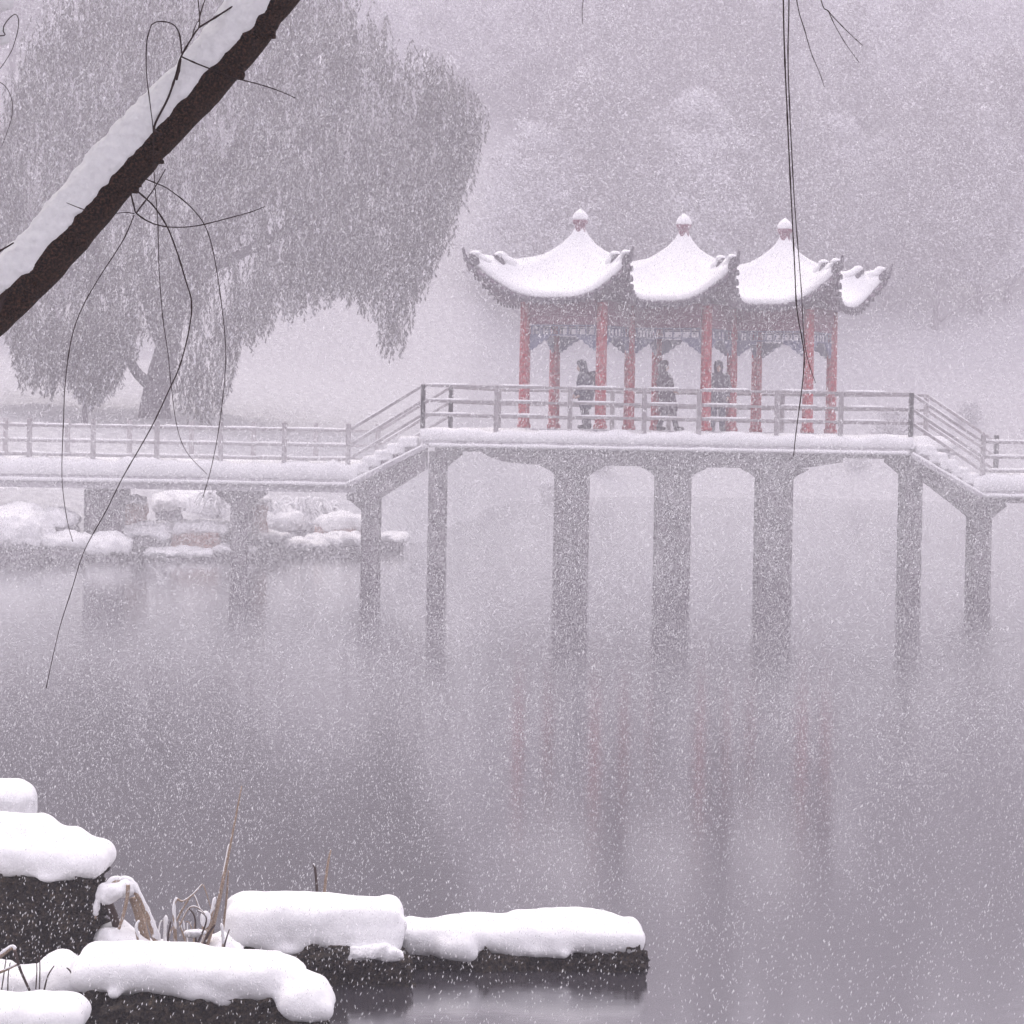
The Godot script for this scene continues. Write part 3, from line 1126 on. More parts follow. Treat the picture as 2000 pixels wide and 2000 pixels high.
func hill_trees() -> void:
	var r := RandomNumberGenerator.new()
	r.seed = 91
	var protos: Array[Node3D] = []
	var kinds := [["broad snowy tree", 0, 11.0, 4.6, 0.28], ["tall pointed snowy tree", 1, 13.0, 3.4, 0.5], ["loose leafless snowy tree", 2, 12.0, 4.2, 0.3], ["low snowy bush", 0, 2.3, 1.8, 0.65], ["pale snow laden tree", 2, 10.0, 4.4, 0.97]]
	var rows := []
	# along the far shore to the right, then up the hill
	for i in 15:
		rows.append([1.0 + i * 2.9 + r.randf_range(-1, 1), -190.0 - i * 0.8 - r.randf_range(0, 10), [4, 0, 2][i % 3], 1.0 + r.randf() * 0.35])
	for i in 84:
		rows.append([r.randf_range(-42, 46), -r.randf_range(200, 248), [0, 1, 2, 4, 4][r.randi() % 5], r.randf_range(0.9, 1.45)])
	for i in 11:
		rows.append([0.5 + i * 4.1 + r.randf_range(-1.7, 1.7), shore(0.5 + i * 4.1) - r.randf_range(2.0, 9.0), 3, r.randf_range(0.5, 1.1)])
	for i in 2:
		rows.append([-26.0 + i * 3.4 + r.randf_range(-1.5, 1.5), -172.0 - r.randf_range(0, 12), 0 if i % 2 else 2, 0.8 + r.randf() * 0.4])
	var n := 0
	for w: Array in rows:
		var kind: int = w[2]
		var at := Vector3(w[0], land(w[0], w[1]) - 0.2, w[1])
		var far := at.z < -203.0
		var px: float = 1000.0 + w[0] / -w[1] * FOCAL
		var where := "above the right end of the bridge"
		for zone: Array in [[150, "behind the willow's left edge"], [550, "behind the great willow"], [950, "just right of the great willow"], [1130, "left of the first roof peak"], [1330, "between the first two roof peaks"], [1535, "between the last two roof peaks"], [1720, "right of the last roof peak"]]:
			if px < zone[0]:
				where = zone[1]
				break
		var label: String = kinds[kind][0] + (" high on the hazy hill " if far else " on the far shore ") + where
		if protos.size() <= kind or protos[kind] == null:
			while protos.size() <= kind:
				protos.append(null)
			var bush := kind == 3
			var t := thing("shore_bush" if bush else "hill_tree", label, "bush" if bush else "tree", at, "snowy bushes along the far shore" if bush else "snowy trees on the far slope")
			put("trunk", tree_wood(r, kinds[kind][2], kinds[kind][3], 0.06 if bush else 0.24, 9), M["far_bark"], t)
			put("crown", tree_crown(r, kinds[kind][2] * 1.08, kinds[kind][3], 900 if bush else 7500, 0.12 if bush else 0.17, kinds[kind][4], kinds[kind][1]), M["leaves"], t)
			t.scale = Vector3.ONE * w[3]
			protos[kind] = t
		else:
			copy_of(protos[kind], at, r.randf() * TAU, Vector3.ONE * w[3], label)
		n += 1


func outline(table: Array, x: float) -> float:
	if x <= table[0][0]:
		return table[0][1]
	for i in table.size() - 1:
		if x <= table[i + 1][0]:
			return lerpf(table[i][1], table[i + 1][1], (x - table[i][0]) / (table[i + 1][0] - table[i][0]))
	return table[-1][1]


func strand_mesh(r: RandomNumberGenerator, length: float, leaves: int, big := 1.0) -> ArrayMesh:
	var st := begin()
	var bend := Vector3(r.randf_range(-0.25, 0.25), 0, r.randf_range(-0.25, 0.25))
	for i in leaves:
		var t := (i + r.randf()) / leaves
		var at := Vector3(bend.x * sin(t * PI), -t * length, bend.z * sin(t * PI))
		var a := r.randf() * TAU
		var dir := Vector3(cos(a) * 0.55, -0.8, sin(a) * 0.55) * r.randf_range(0.10, 0.2) * big
		var side := Vector3(-sin(a), 0.15, cos(a)) * r.randf_range(0.016, 0.03) * big
		var c := Color(0.50, 0.50, 0.53) if r.randf() < 0.12 else Color(0.055, 0.05, 0.055).lerp(Color(0.12, 0.115, 0.10), r.randf())
		leaf_quad(st, at, dir, side, c)
	leaf_quad(st, Vector3.ZERO, Vector3(bend.x * 0.2, -length, bend.z * 0.2), Vector3(0.006, 0, 0), Color(0.06, 0.05, 0.05))
	return done(st)


func hang(parent: Node3D, called: String, mesh: Mesh, places: Array) -> void:
	var st := SurfaceTool.new()
	st.begin(Mesh.PRIMITIVE_TRIANGLES)
	for tf: Transform3D in places:
		st.append_from(mesh, 0, tf)
	put(called, st.commit(), M["leaves"], parent)


func great_willow() -> void:
	var r := RandomNumberGenerator.new()
	r.seed = 12
	var d := 104.0
	var foot := spot(303, 846, d)
	foot.y = land(foot.x, foot.z)
	var t := thing("willow_tree", "huge grey weeping willow behind the left end of the footbridge", "tree", foot)
	var st := begin(true)
	var g := func(px: float, py: float, dz := 0.0) -> Vector3: return spot(px, py, d + dz) - foot
	var trunk := curve(PackedVector3Array([Vector3(0, -0.8, 0), g.call(302, 800), g.call(312, 740), g.call(335, 640, 0.5), g.call(365, 500, 1.0), g.call(400, 330, 1.0)]), 5)
	var rad := PackedFloat32Array()
	for i in trunk.size():
		var k := float(i) / (trunk.size() - 1)
		rad.append(lerpf(0.54, 0.22, k) + 0.2 * exp(-k * 16.0))
	tube(st, trunk, rad, 12, 0.12)
	put("trunk", done(st), M["far_bark"], t)
	for b: Array in [[[300, 760, 0], [262, 720, -0.4], [238, 660, -0.8], [205, 560, -1.2], [150, 380, -1.5], [120, 150, -1.0]], [[322, 690, 0], [290, 600, 1.5], [270, 450, 2.5], [280, 200, 2.5], [300, -60, 2.0]], [[350, 560, 0.8], [450, 430, -0.5], [580, 300, -1.5], [700, 180, -1.8]], [[380, 430, 1.0], [480, 250, 2.5], [560, 80, 3.0], [600, -60, 3.0]], [[350, 560, 0.8], [500, 480, 1.8], [700, 380, 2.4], [840, 250, 2.0]], [[205, 560, -1.2], [120, 520, -2.0], [60, 440, -2.5], [10, 330, -2.5]]]:
		var pts := PackedVector3Array()
		for q: Array in b:
			pts.append(g.call(q[0], q[1], q[2]))
		var path := curve(pts, 4)
		var s2 := begin(true)
		tube(s2, path, taper(path.size(), 0.2, 0.05), 8, 0.12)
		put("limb", done(s2), M["far_bark"], t)
	# the crown: strands hang through its whole depth
	var top := [[-120.0, 60.0], [-40.0, 210.0], [0.0, 170.0], [45.0, 60.0], [90.0, -60.0], [250.0, -160.0], [600.0, -160.0], [720.0, -40.0], [770.0, 30.0], [810.0, 72.0], [860.0, 80.0], [890.0, 110.0], [915.0, 150.0], [950.0, 195.0], [962.0, 240.0]]
	var low := [[-120.0, 600.0], [0.0, 640.0], [30.0, 690.0], [45.0, 755.0], [100.0, 770.0], [130.0, 750.0], [170.0, 700.0], [235.0, 745.0], [255.0, 690.0], [300.0, 640.0], [340.0, 770.0], [370.0, 830.0], [430.0, 825.0], [450.0, 760.0], [465.0, 690.0], [500.0, 660.0], [560.0, 615.0], [640.0, 590.0], [690.0, 575.0], [735.0, 620.0], [752.0, 700.0], [780.0, 690.0], [805.0, 600.0], [835.0, 540.0], [870.0, 470.0], [905.0, 380.0], [930.0, 300.0], [962.0, 250.0]]
	var meshes := [strand_mesh(r, 1.7, 36, 1.15), strand_mesh(r, 1.3, 30, 1.15), strand_mesh(r, 2.0, 40, 1.15)]
	var places := [[], [], []]
	var tries := 0
	while tries < 9000:
		tries += 1
		var px := r.randf_range(-110, 958)
		var y0 := outline(top, px)
		var y1 := outline(low, px) + r.randf_range(-22, 6)
		var py := r.randf_range(y0, y1)
		var k := r.randi() % 3
		var len: float = [1.7, 1.3, 2.0][k]
		if py + len * 63.0 > y1:
			py = y1 - len * 63.0 * r.randf_range(0.9, 1.0)
			if py < y0 - 20:
				continue
		var across := (px - 420.0) / 560.0
		var deep := 5.5 * sqrt(maxf(0.05, 1.0 - across * across))
		var dz := deep * signf(r.randf() - 0.5) * pow(r.randf(), 0.6)
		var p := spot(px, py, d + dz) - foot
		if lump.get_noise_3dv((p + foot) * 0.42) < -0.10 + 0.16 * lump.get_noise_3dv((p + foot) * 0.16):
			continue
		var ragged := 95.0 * lump.get_noise_2d(px * 0.011, py * 0.011)
		var rim := minf(minf((965.0 + ragged - px) / 160.0, (py - y0 + ragged) / 120.0), 1.0)
		if r.randf() > 0.16 + 0.84 * rim:
			continue
		var s := r.randf_range(0.8, 1.1)
		var tf := Transform3D(Basis(Vector3.UP, r.randf() * TAU).scaled(Vector3(s, s, s)), p)
		tf.basis = Basis(Vector3(r.randfn(), 0, r.randfn()).normalized(), r.randf_range(0, 0.16)) * tf.basis
		places[k].append(tf)
	for k in 3:
		hang(t, "crown", meshes[k], places[k])


func bank_tree() -> void:
	var r := RandomNumberGenerator.new()
	r.seed = 31
	var d := 99.0
	var foot := spot(166, 850, d)
	foot.y = land(foot.x, foot.z)
	var t := thing("sapling", "slender young weeping tree left of the great willow trunk", "tree", foot)
	var st := begin(true)
	var path := curve(PackedVector3Array([Vector3(0, -0.4, 0), spot(166, 790, d) - foot, spot(168, 720, d) - foot, spot(175, 620, d) - foot]), 4)
	tube(st, path, taper(path.size(), 0.09, 0.04), 8, 0.1)
	put("trunk", done(st), M["far_bark"], t)
	var places := []
	for i in 620:
		var px := 182.0 + r.randfn() * 26.0
		var lowy := 800.0 - absf(px - 180.0) * 0.8
		var py := r.randf_range(620.0, lowy - 70.0)
		places.append(Transform3D(Basis(Vector3.UP, r.randf() * TAU), spot(px, py, d + r.randfn() * 0.45) - foot))
	hang(t, "crown", strand_mesh(r, 1.1, 30), places)


# ------------------------------------------------------------------ rocks of the far bank
func snowy_rock(called: String, label: String, px0: float, px1: float, top: float, join: float, foot: float, d: float, mat: String, deep := 0.9, seed_value := 1, sag := 0.0) -> Node3D:
	# px0..px1: width in the photograph; top: top of its snow; join: where snow meets rock; foot: its base
	var c := spot((px0 + px1) / 2, (join + foot) / 2, d)
	var s := FOCAL / d
	var w := (px1 - px0) / s / 2
	var t := thing(called, label, "rock", Vector3(c.x, c.y - (foot - join) / s / 2, c.z), "")
	var hr := maxf((foot - join) / s / 2, 0.08)
	var hs := maxf((join - top) / s / 2, 0.05)
	var shift := Vector3(seed_value * 3.7, 0, seed_value * 1.9)
	var rock := nets([["box", shift + Vector3(0, hr - 0.15, 0), Vector3(w * 0.9, hr + 0.2, deep * 0.9), minf(w, hr) * 0.4, 0.12 * sin(seed_value * 2.0)], ["ball", shift + Vector3(w * 0.2 * sin(seed_value), hr * 0.5, deep * 0.3), Vector3(w * 0.75, hr * 1.3, deep * 0.8)]], 0.09, 0.15, 0.14, 1.6, 0.08)
	put("boulder", rock, M[mat], t, -shift)
	var snow := nets([["box", shift + Vector3(w * 0.1 * sin(seed_value * 3.0), hr * 2 + hs * 0.75, 0), Vector3(w * 0.95, hs * 0.75, deep * 0.95), hs * 0.7, 0.15 * cos(seed_value * 5.0)], ["ball", shift + Vector3(w * 0.3 * sin(seed_value * 1.7), hr * 2 + hs * 0.9 + sag, 0), Vector3(w * 0.8, hs * 1.15, deep * 0.85)], ["ball", shift + Vector3(w * 0.6 * cos(seed_value * 2.3), hr * 2 + hs * 0.7, deep * 0.2), Vector3(w * 0.45, hs * 0.75, deep * 0.6)]], 0.06, 0.10, 0.12, 1.9)
	put("snow_cap", snow, M["snow"], t, -shift)
	return t


func bank_rocks() -> void:
	# snow that lies over the slope between the stones
	var list := [
		["bank_rock", "large snow mound rock at the left edge under the footbridge", -70, 95, 985, 1072, 1094, 79.6, "grey_rock", 1.6],
		["bank_rock", "tall square snow capped rock in front of the bridge abutment", 72, 152, 990, 1032, 1058, 80.4, "grey_rock", 0.8],
		["bank_rock", "dark wall of rock below the left end of the deck", -30, 75, 950, 962, 1010, 86.0, "grey_rock", 0.9],
		["bank_rock", "flat snowy slab with a dark hollow at the water's edge", 80, 180, 1038, 1068, 1096, 79.3, "grey_rock", 0.7],
		["bank_rock", "low white hummock sloping to the water below the abutment", 150, 252, 1045, 1088, 1096, 79.6, "grey_rock", 0.9],
		["bank_rock", "upright reddish brown boulder against the bridge abutment", 238, 284, 968, 982, 1030, 81.6, "brown_rock", 0.7],
		["bank_rock", "snow covered stone with a small dark face under the deck", 300, 356, 960, 1000, 1030, 84.6, "grey_rock", 0.7],
		["bank_rock", "wide grey stone under smooth snow right of the abutment", 232, 345, 1018, 1050, 1078, 81.5, "grey_rock", 0.9],
		["bank_rock", "brown boulder with a thick white cap left of the slender pier", 334, 448, 1016, 1040, 1084, 81.6, "brown_rock", 1.0],
		["bank_rock", "thin flat snow shelf lying on the water before the brown boulder", 284, 420, 1078, 1092, 1097, 80.6, "grey_rock", 0.9],
		["bank_rock", "low stone with smooth snow at the foot of the slender pier", 405, 490, 1062, 1078, 1096, 81.2, "grey_rock", 0.6],
		["bank_rock", "rusty stone beside the top of the slender pier", 488, 520, 972, 984, 1018, 83.0, "brown_rock", 0.6],
		["bank_rock", "dark bare block of stone right of the slender pier", 488, 556, 1040, 1052, 1090, 83.6, "grey_rock", 0.8],
		["bank_rock", "snowy low stone in the middle of the shoreline", 552, 640, 1052, 1072, 1086, 84.6, "grey_rock", 0.8],
		["bank_rock", "white topped rock with a brown notch left of the stair pier", 618, 712, 1000, 1034, 1062, 87.0, "brown_rock", 0.9],
		["bank_rock", "long low snowy rock behind the stair pier", 600, 716, 1040, 1064, 1082, 85.6, "grey_rock", 0.8],
		["bank_rock", "last snow capped stone of the bank right of the stair pier", 728, 792, 1044, 1066, 1072, 88.5, "grey_rock", 0.8],
		["bank_rock", "broad snow bank rising under the middle of the low deck", 500, 610, 985, 1035, 1062, 88.0, "grey_rock", 1.3],
		["bank_rock", "white slope of snow behind the abutment", 90, 240, 950, 1012, 1040, 88.5, "grey_rock", 1.6],
		["bank_rock", "white rise of snow behind the brown boulder", 290, 440, 955, 1012, 1040, 88.5, "grey_rock", 1.5],
	]
	var i := 0
	for q: Array in list:
		i += 1
		snowy_rock(q[0], q[1], q[2], q[3], q[4], q[5], q[6], q[7], q[8], q[9], i)


func bank_shrubs() -> void:
	var r := RandomNumberGenerator.new()
	r.seed = 66
	for q: Array in [["snow laden leafless shrub left of the slender pier", 425, 1018, 44, 62, 86.6], ["drooping snowy shrub right of the slender pier", 520, 1030, 46, 56, 87.2], ["wide snowy shrub under the middle of the low deck", 585, 1038, 60, 66, 87.8], ["small snowy shrub near the stair pier", 640, 1020, 34, 40, 89.0]]:
		var foot := spot(q[1], q[2], q[5])
		var t := thing("bank_shrub", q[0], "shrub", foot)
		var s := FOCAL / float(q[5])
		for k in 26:
			var st := begin(true)
			var a := r.randf() * TAU
			var reach: float = q[3] / s * r.randf_range(0.3, 1.0)
			var up: float = q[4] / s * r.randf_range(0.6, 1.1)
			var path := curve(PackedVector3Array([Vector3(0, -0.1, 0), Vector3(cos(a) * reach * 0.35, up * 0.75, sin(a) * reach * 0.35), Vector3(cos(a) * reach * 0.8, up * 0.9, sin(a) * reach * 0.8), Vector3(cos(a) * reach * 1.1, up * 0.55, sin(a) * reach * 1.1)]), 4)
			tube(st, path, taper(path.size(), 0.018, 0.006), 5)
			put("stem", done(st), M["far_bark"], t)
			var sn := begin(true)
			var up_path := PackedVector3Array()
			for p in path.slice(2):
				up_path.append(p + Vector3.UP * 0.03)
			tube(sn, up_path, taper(up_path.size(), 0.05, 0.02), 6, 0.5)
			put("stem_snow", done(sn), M["snow"], t)


# ------------------------------------------------------------------ rocks in front
# One solid of a snow cap or stone: the pixel box that it fills in the photograph, its depth and how deep it is.
func lump_box(x0: float, x1: float, y0: float, y1: float, d: float, deep: float, radius: float, turn := 0.0, origin := Vector3.ZERO, seen_from_above := true) -> Array:
	var c := spot((x0 + x1) / 2, (y0 + y1) / 2, d)
	var s := FOCAL / d
	var pitch := (EYE.y - c.y) / d
	var hy := (y1 - y0) / s / 2 - (deep * pitch * 0.8 if seen_from_above else 0.0)
	return ["box", c - origin, Vector3((x1 - x0) / s / 2, maxf(hy, 0.03), deep), radius, turn]


func near_rock(called: String, label: String, at: Vector3, caps: Array, stones: Array, patches := [], snow_rough := 0.02) -> void:
	var t := thing(called, label, "rock", at)
	var cs := []
	for q: Array in caps:
		var cap := lump_box(q[0], q[1], q[2], q[3], q[4], q[5], q[6], q[7] if q.size() > 7 else 0.0, at)
		cs.append(cap)
		var c: Vector3 = cap[1]
		var h: Vector3 = cap[2]
		for k in int(h.x * 6.0):
			var b := rng.randf_range(0.012, 0.030)
			cs.append(["ball", c + Vector3(rng.randf_range(-0.9, 0.9) * h.x, -h.y * rng.randf_range(0.75, 1.02), h.z * rng.randf_range(0.86, 1.0)), Vector3(b * rng.randf_range(1.0, 2.2), b, b)])
		for k in int(h.x * 5.0):
			var b := rng.randf_range(0.05, 0.12)
			cs.append(["ball", c + Vector3(rng.randf_range(-0.8, 0.8) * h.x, h.y * rng.randf_range(0.55, 0.9), h.z * rng.randf_range(-0.5, 0.7)), Vector3(b * 1.6, b * 0.5, b * 1.3)])
	put("snow_cap", nets(cs, 0.016, 0.07, snow_rough, 3.0), M["snow"], t)
	var rs := []
	for q: Array in stones:
		rs.append(lump_box(q[0], q[1], q[2], q[3], q[4], q[5], q[6], q[7] if q.size() > 7 else 0.0, at, false))
	if patches.size():
		clinging(t, at, patches)
	if rs.size():
		put("boulder", nets(rs, 0.016, 0.05, 0.09, 4.2, 0.15), M["rock"], t)


# Patches of snow that cling to a stone face, thin and ragged.
func clinging(t: Node, at: Vector3, spots: Array) -> void:
	var solids := []
	for q: Array in spots:
		var r: float = q[3] / FOCAL * q[2]
		solids.append(["ball", spot(q[0], q[1], q[2]) - at, Vector3(r, r * q[4], 0.05)])
	put("clinging_snow", nets(solids, 0.010, 0.03, 0.016, 12.0), M["snow"], t)


func near_rocks() -> void:
	# x0, x1, y0, y1, depth, half depth, rounding, turn
	near_rock("shore_rock", "cut off block of snow topmost at the left edge", spot(0, 1640, 20.4), [[-110, 66, 1518, 1640, 20.4, 0.28, 0.13]], [[-100, 60, 1590, 1900, 20.4, 0.24, 0.06]])
	near_rock("shore_rock", "big dark boulder with a two tiered snow cap at the left edge", spot(60, 1880, 19.0), [[-160, 214, 1632, 1714, 19.0, 0.30, 0.11], [-160, 110, 1584, 1680, 19.15, 0.24, 0.12], [60, 170, 1610, 1690, 19.1, 0.22, 0.1]], [[-150, 205, 1690, 1800, 19.0, 0.27, 0.05], [-150, 190, 1760, 1930, 18.95, 0.30, 0.08, 0.1], [90, 200, 1760, 1920, 18.95, 0.2, 0.06, -0.3]])
	near_rock("shore_rock", "dark boulder under a thick rounded snow cushion before the reeds", spot(615, 1930, 19.5), [[445, 786, 1745, 1852, 19.5, 0.30, 0.095], [452, 640, 1752, 1856, 19.45, 0.28, 0.1], [640, 784, 1790, 1868, 19.4, 0.22, 0.07]], [[455, 775, 1825, 1960, 19.5, 0.27, 0.07], [560, 800, 1850, 1965, 19.4, 0.26, 0.06, 0.08], [470, 700, 1840, 1960, 19.35, 0.25, 0.06, -0.15]], [[700, 1862, 19.14, 30, 0.5], [742, 1858, 19.14, 28, 0.6], [674, 1868, 19.14, 14, 0.8], [768, 1866, 19.16, 20, 0.7]])
	near_rock("shore_rock", "long flat ledge with smooth snow reaching out over the water", spot(1010, 1900, 20.0), [[880, 1256, 1785, 1862, 20.1, 0.34, 0.09], [990, 1180, 1779, 1850, 20.1, 0.28, 0.09], [775, 935, 1790, 1868, 19.95, 0.26, 0.09], [850, 925, 1825, 1872, 19.8, 0.16, 0.06]], [[790, 1000, 1845, 1925, 20.0, 0.28, 0.04], [900, 1252, 1848, 1915, 20.1, 0.31, 0.035, 0.03], [1140, 1256, 1838, 1912, 20.05, 0.26, 0.03, -0.1]])
	near_rock("shore_rock", "wide foreground boulder with heavy snow spilling over its right side", spot(370, 1990, 17.6), [[148, 560, 1848, 1942, 17.6, 0.32, 0.13], [160, 400, 1843, 1925, 17.65, 0.28, 0.12], [430, 590, 1868, 1955, 17.55, 0.26, 0.11], [545, 640, 1900, 1985, 17.4, 0.2, 0.09], [560, 652, 1935, 1992, 17.35, 0.18, 0.07]], [[165, 560, 1915, 2090, 17.6, 0.28, 0.06], [200, 585, 1935, 2090, 17.5, 0.27, 0.07, 0.1], [540, 640, 1975, 2090, 17.4, 0.2, 0.06]])
	near_rock("shore_rock", "low snow covered stone in the bottom left corner", spot(60, 1990, 16.8), [[-120, 168, 1934, 2030, 16.8, 0.28, 0.09]], [[-110, 160, 2010, 2120, 16.8, 0.25, 0.06]])
	# snow lying between the stones
	var at := spot(90, 1930, 18.0)
	var solids := [lump_box(-140, 110, 1872, 1990, 18.1, 0.35, 0.16, 0.0, at), lump_box(90, 175, 1858, 1985, 18.0, 0.25, 0.13, 0.2, at)]
	var drift := put("snow_drift", nets(solids, 0.022, 0.14, 0.05, 3.0), M["snow"], null, at)
	tag(drift, "snow drift filling the gap between the two left boulders", "snow drift")
	at = spot(230, 1840, 18.9)
	solids = [lump_box(180, 262, 1795, 1900, 18.9, 0.22, 0.12, 0.1, at), lump_box(230, 300, 1830, 1900, 18.8, 0.2, 0.08, 0.0, at)]
	drift = put("snow_drift", nets(solids, 0.022, 0.12, 0.04, 3.4), M["snow"], null, at)
	tag(drift, "rounded snow mound right of the big boulder below the bent reed", "snow drift")
	at = spot(390, 1860, 18.9)
	solids = [lump_box(300, 345, 1832, 1910, 18.9, 0.14, 0.07, 0.0, at), lump_box(330, 480, 1848, 1910, 19.0, 0.25, 0.08, 0.0, at), lump_box(398, 462, 1822, 1900, 19.0, 0.16, 0.09, 0.0, at)]
	drift = put("snow_drift", nets(solids, 0.022, 0.10, 0.05, 4.0), M["snow"], null, at)
	tag(drift, "uneven snow heap around the dry stalks between the boulders", "snow drift")
	# ground under the plants
	at = spot(330, 1905, 18.6)
	solids = [lump_box(150, 470, 1885, 1990, 18.8, 0.5, 0.1, 0.0, at), lump_box(120, 260, 1880, 1990, 18.5, 0.4, 0.1, 0.0, at)]
	var soil := put("dark_soil_bank", nets(solids, 0.04, 0.1, 0.06, 3.0), M["rock"], null, at)
	structure(soil, "dark wet ground under the dry stalks")


func stalk(parent: Node, called: String, pts: Array, d: float, r0: float, r1: float, mat: String, snow := 0.0, flat := 1.0) -> void:
	var base: Vector3 = parent.position
	var p := PackedVector3Array()
	for q: Array in pts:
		p.append(spot(q[0], q[1], d + (q[2] if q.size() > 2 else 0.0)) - base)
	var path := curve(p, 5)
	var st := begin(true)
	tube(st, path, taper(path.size(), r0, r1), 7, 0.15, flat)
	put(called, done(st), M[mat], parent)
	if snow > 0.0:
		var sp := PackedVector3Array()
		var rad := PackedFloat32Array()
		for i in range(path.size()):
			sp.append(path[i] + Vector3.UP * snow * 0.7)
			rad.append(snow * (0.75 + 0.5 * lump.get_noise_3dv(path[i] * 14.0)) * (0.35 if i == 0 or i == path.size() - 1 else 1.0))
		var s2 := begin(true)
		tube(s2, sp, rad, 8, 0.3)
		put("snow_crust", done(s2), M["snow"], parent)


func near_plants() -> void:
	var d := 18.75
	var t := thing("dry_reed", "broken reed bent into an arch under heavy snow beside the big boulder", "reed", spot(300, 1870, d))
	stalk(t, "stem", [[318, 1885], [300, 1820], [276, 1760], [252, 1728], [235, 1722]], d, 0.022, 0.014, "reed", 0.026)
	stalk(t, "leaf", [[252, 1730], [225, 1722], [204, 1742], [190, 1768], [186, 1795]], d, 0.02, 0.006, "reed", 0.024)
	stalk(t, "leaf", [[250, 1728], [248, 1755], [240, 1790], [232, 1815]], d - 0.05, 0.012, 0.008, "reed", 0.009)
	stalk(t, "leaf", [[262, 1752], [272, 1790], [284, 1830], [296, 1868]], d + 0.1, 0.03, 0.02, "reed", 0.0)
	stalk(t, "leaf", [[205, 1752], [222, 1790], [232, 1830]], d + 0.12, 0.03, 0.02, "dark_reed", 0.0)
	var lumps := nets([["ball", spot(226, 1738, d) - t.position, Vector3(0.085, 0.05, 0.06)], ["ball", spot(208, 1750, d) - t.position, Vector3(0.06, 0.045, 0.05)], ["ball", spot(246, 1731, d) - t.position, Vector3(0.05, 0.045, 0.05)]], 0.012, 0.04, 0.015, 9.0)
	put("snow_lump", lumps, M["snow"], t)
	t = thing("dry_reed", "tallest dry reed leaning right between the two front boulders", "reed", spot(410, 1870, 18.9))
	stalk(t, "stem", [[392, 1880], [418, 1800], [438, 1710], [452, 1640], [472, 1535]], 18.9, 0.014, 0.004, "reed")
	stalk(t, "leaf", [[404, 1850], [428, 1760], [440, 1690], [448, 1650]], 18.92, 0.012, 0.004, "reed", 0.008)
	stalk(t, "leaf", [[385, 1885], [400, 1830], [412, 1790], [420, 1755]], 18.88, 0.016, 0.006, "reed", 0.012)
	stalk(t, "leaf", [[430, 1860], [442, 1760], [446, 1700]], 18.95, 0.008, 0.004, "reed")
	t = thing("dry_reed", "pair of short dry reeds standing behind the snow cushion", "reed", spot(630, 1790, 20.2))
	stalk(t, "stem", [[632, 1800], [634, 1740], [640, 1690], [646, 1660]], 20.2, 0.012, 0.005, "reed", 0.006)
	stalk(t, "stem", [[620, 1800], [619, 1740], [616, 1700], [612, 1688]], 20.2, 0.010, 0.006, "dark_reed", 0.008)
	t = thing("dry_stalks", "tangle of thin dry stalks with broken tips before the tall reed", "plant", spot(370, 1880, 18.7))
	for q: Array in [[[[345, 1885], [342, 1820], [340, 1770], [346, 1756]], 0.012, "reed", 0.012], [[[346, 1756], [358, 1760], [376, 1748], [395, 1727]], 0.007, "reed", 0.005], [[[344, 1800], [360, 1770], [377, 1748], [388, 1770], [396, 1790]], 0.006, "reed", 0.005], [[[385, 1880], [382, 1830], [380, 1790], [366, 1772]], 0.007, "dark_reed", 0.0], [[[382, 1850], [400, 1810], [402, 1790], [386, 1778]], 0.006, "dark_reed", 0.004], [[[397, 1728], [405, 1750], [412, 1775]], 0.004, "reed", 0.0], [[[386, 1878], [404, 1830], [420, 1806]], 0.010, "dark_reed", 0.0], [[[325, 1885], [322, 1830], [324, 1790]], 0.012, "reed", 0.012], [[[330, 1880], [328, 1835], [334, 1800]], 0.008, "dark_reed", 0.0], [[[350, 1810], [368, 1775], [385, 1772], [400, 1785]], 0.005, "reed", 0.004], [[[372, 1880], [362, 1840], [350, 1800]], 0.008, "reed", 0.006], [[[430, 1880], [436, 1840], [432, 1805]], 0.009, "reed", 0.010], [[[440, 1880], [438, 1850], [448, 1815]], 0.007, "dark_reed", 0.0], [[[268, 1880], [272, 1850], [266, 1815], [272, 1800]], 0.010, "reed", 0.012]]:
		stalk(t, "stem", q[0], 18.7 + rng.randf_range(-0.15, 0.15), q[1], q[1] * 0.5, q[2], q[3])
	var pads := nets([["ball", spot(402, 1795, 18.75) - t.position, Vector3(0.03, 0.05, 0.03)], ["ball", spot(386, 1820, 18.7) - t.position, Vector3(0.05, 0.02, 0.04)], ["ball", spot(372, 1826, 18.7) - t.position, Vector3(0.04, 0.02, 0.03)]], 0.01, 0.02, 0.01, 12.0)
	put("snow_lump", pads, M["snow"], t)
	t = thing("dry_tuft", "sparse tuft of thin dry grass blades behind the tangle of stalks", "grass tuft", spot(350, 1870, 19.05))
	for k in 22:
		var gx := rng.randf_range(285.0, 440.0)
		var lean := rng.randf_range(-22.0, 26.0)
		var gh := rng.randf_range(35.0, 105.0)
		stalk(t, "blade", [[gx, 1885], [gx + lean * 0.2, 1885 - gh * 0.5], [gx + lean * 0.6, 1885 - gh * 0.85], [gx + lean, 1885 - gh + absf(lean) * 0.5]], 19.05 + rng.randf_range(-0.2, 0.2), 0.005, 0.0018, "reed" if k % 3 else "dark_reed", 0.005 if k % 4 == 0 else 0.0)
	t = thing("dry_stalks", "few broken stalks poking from the drift at the left edge", "plant", spot(30, 1930, 17.7))
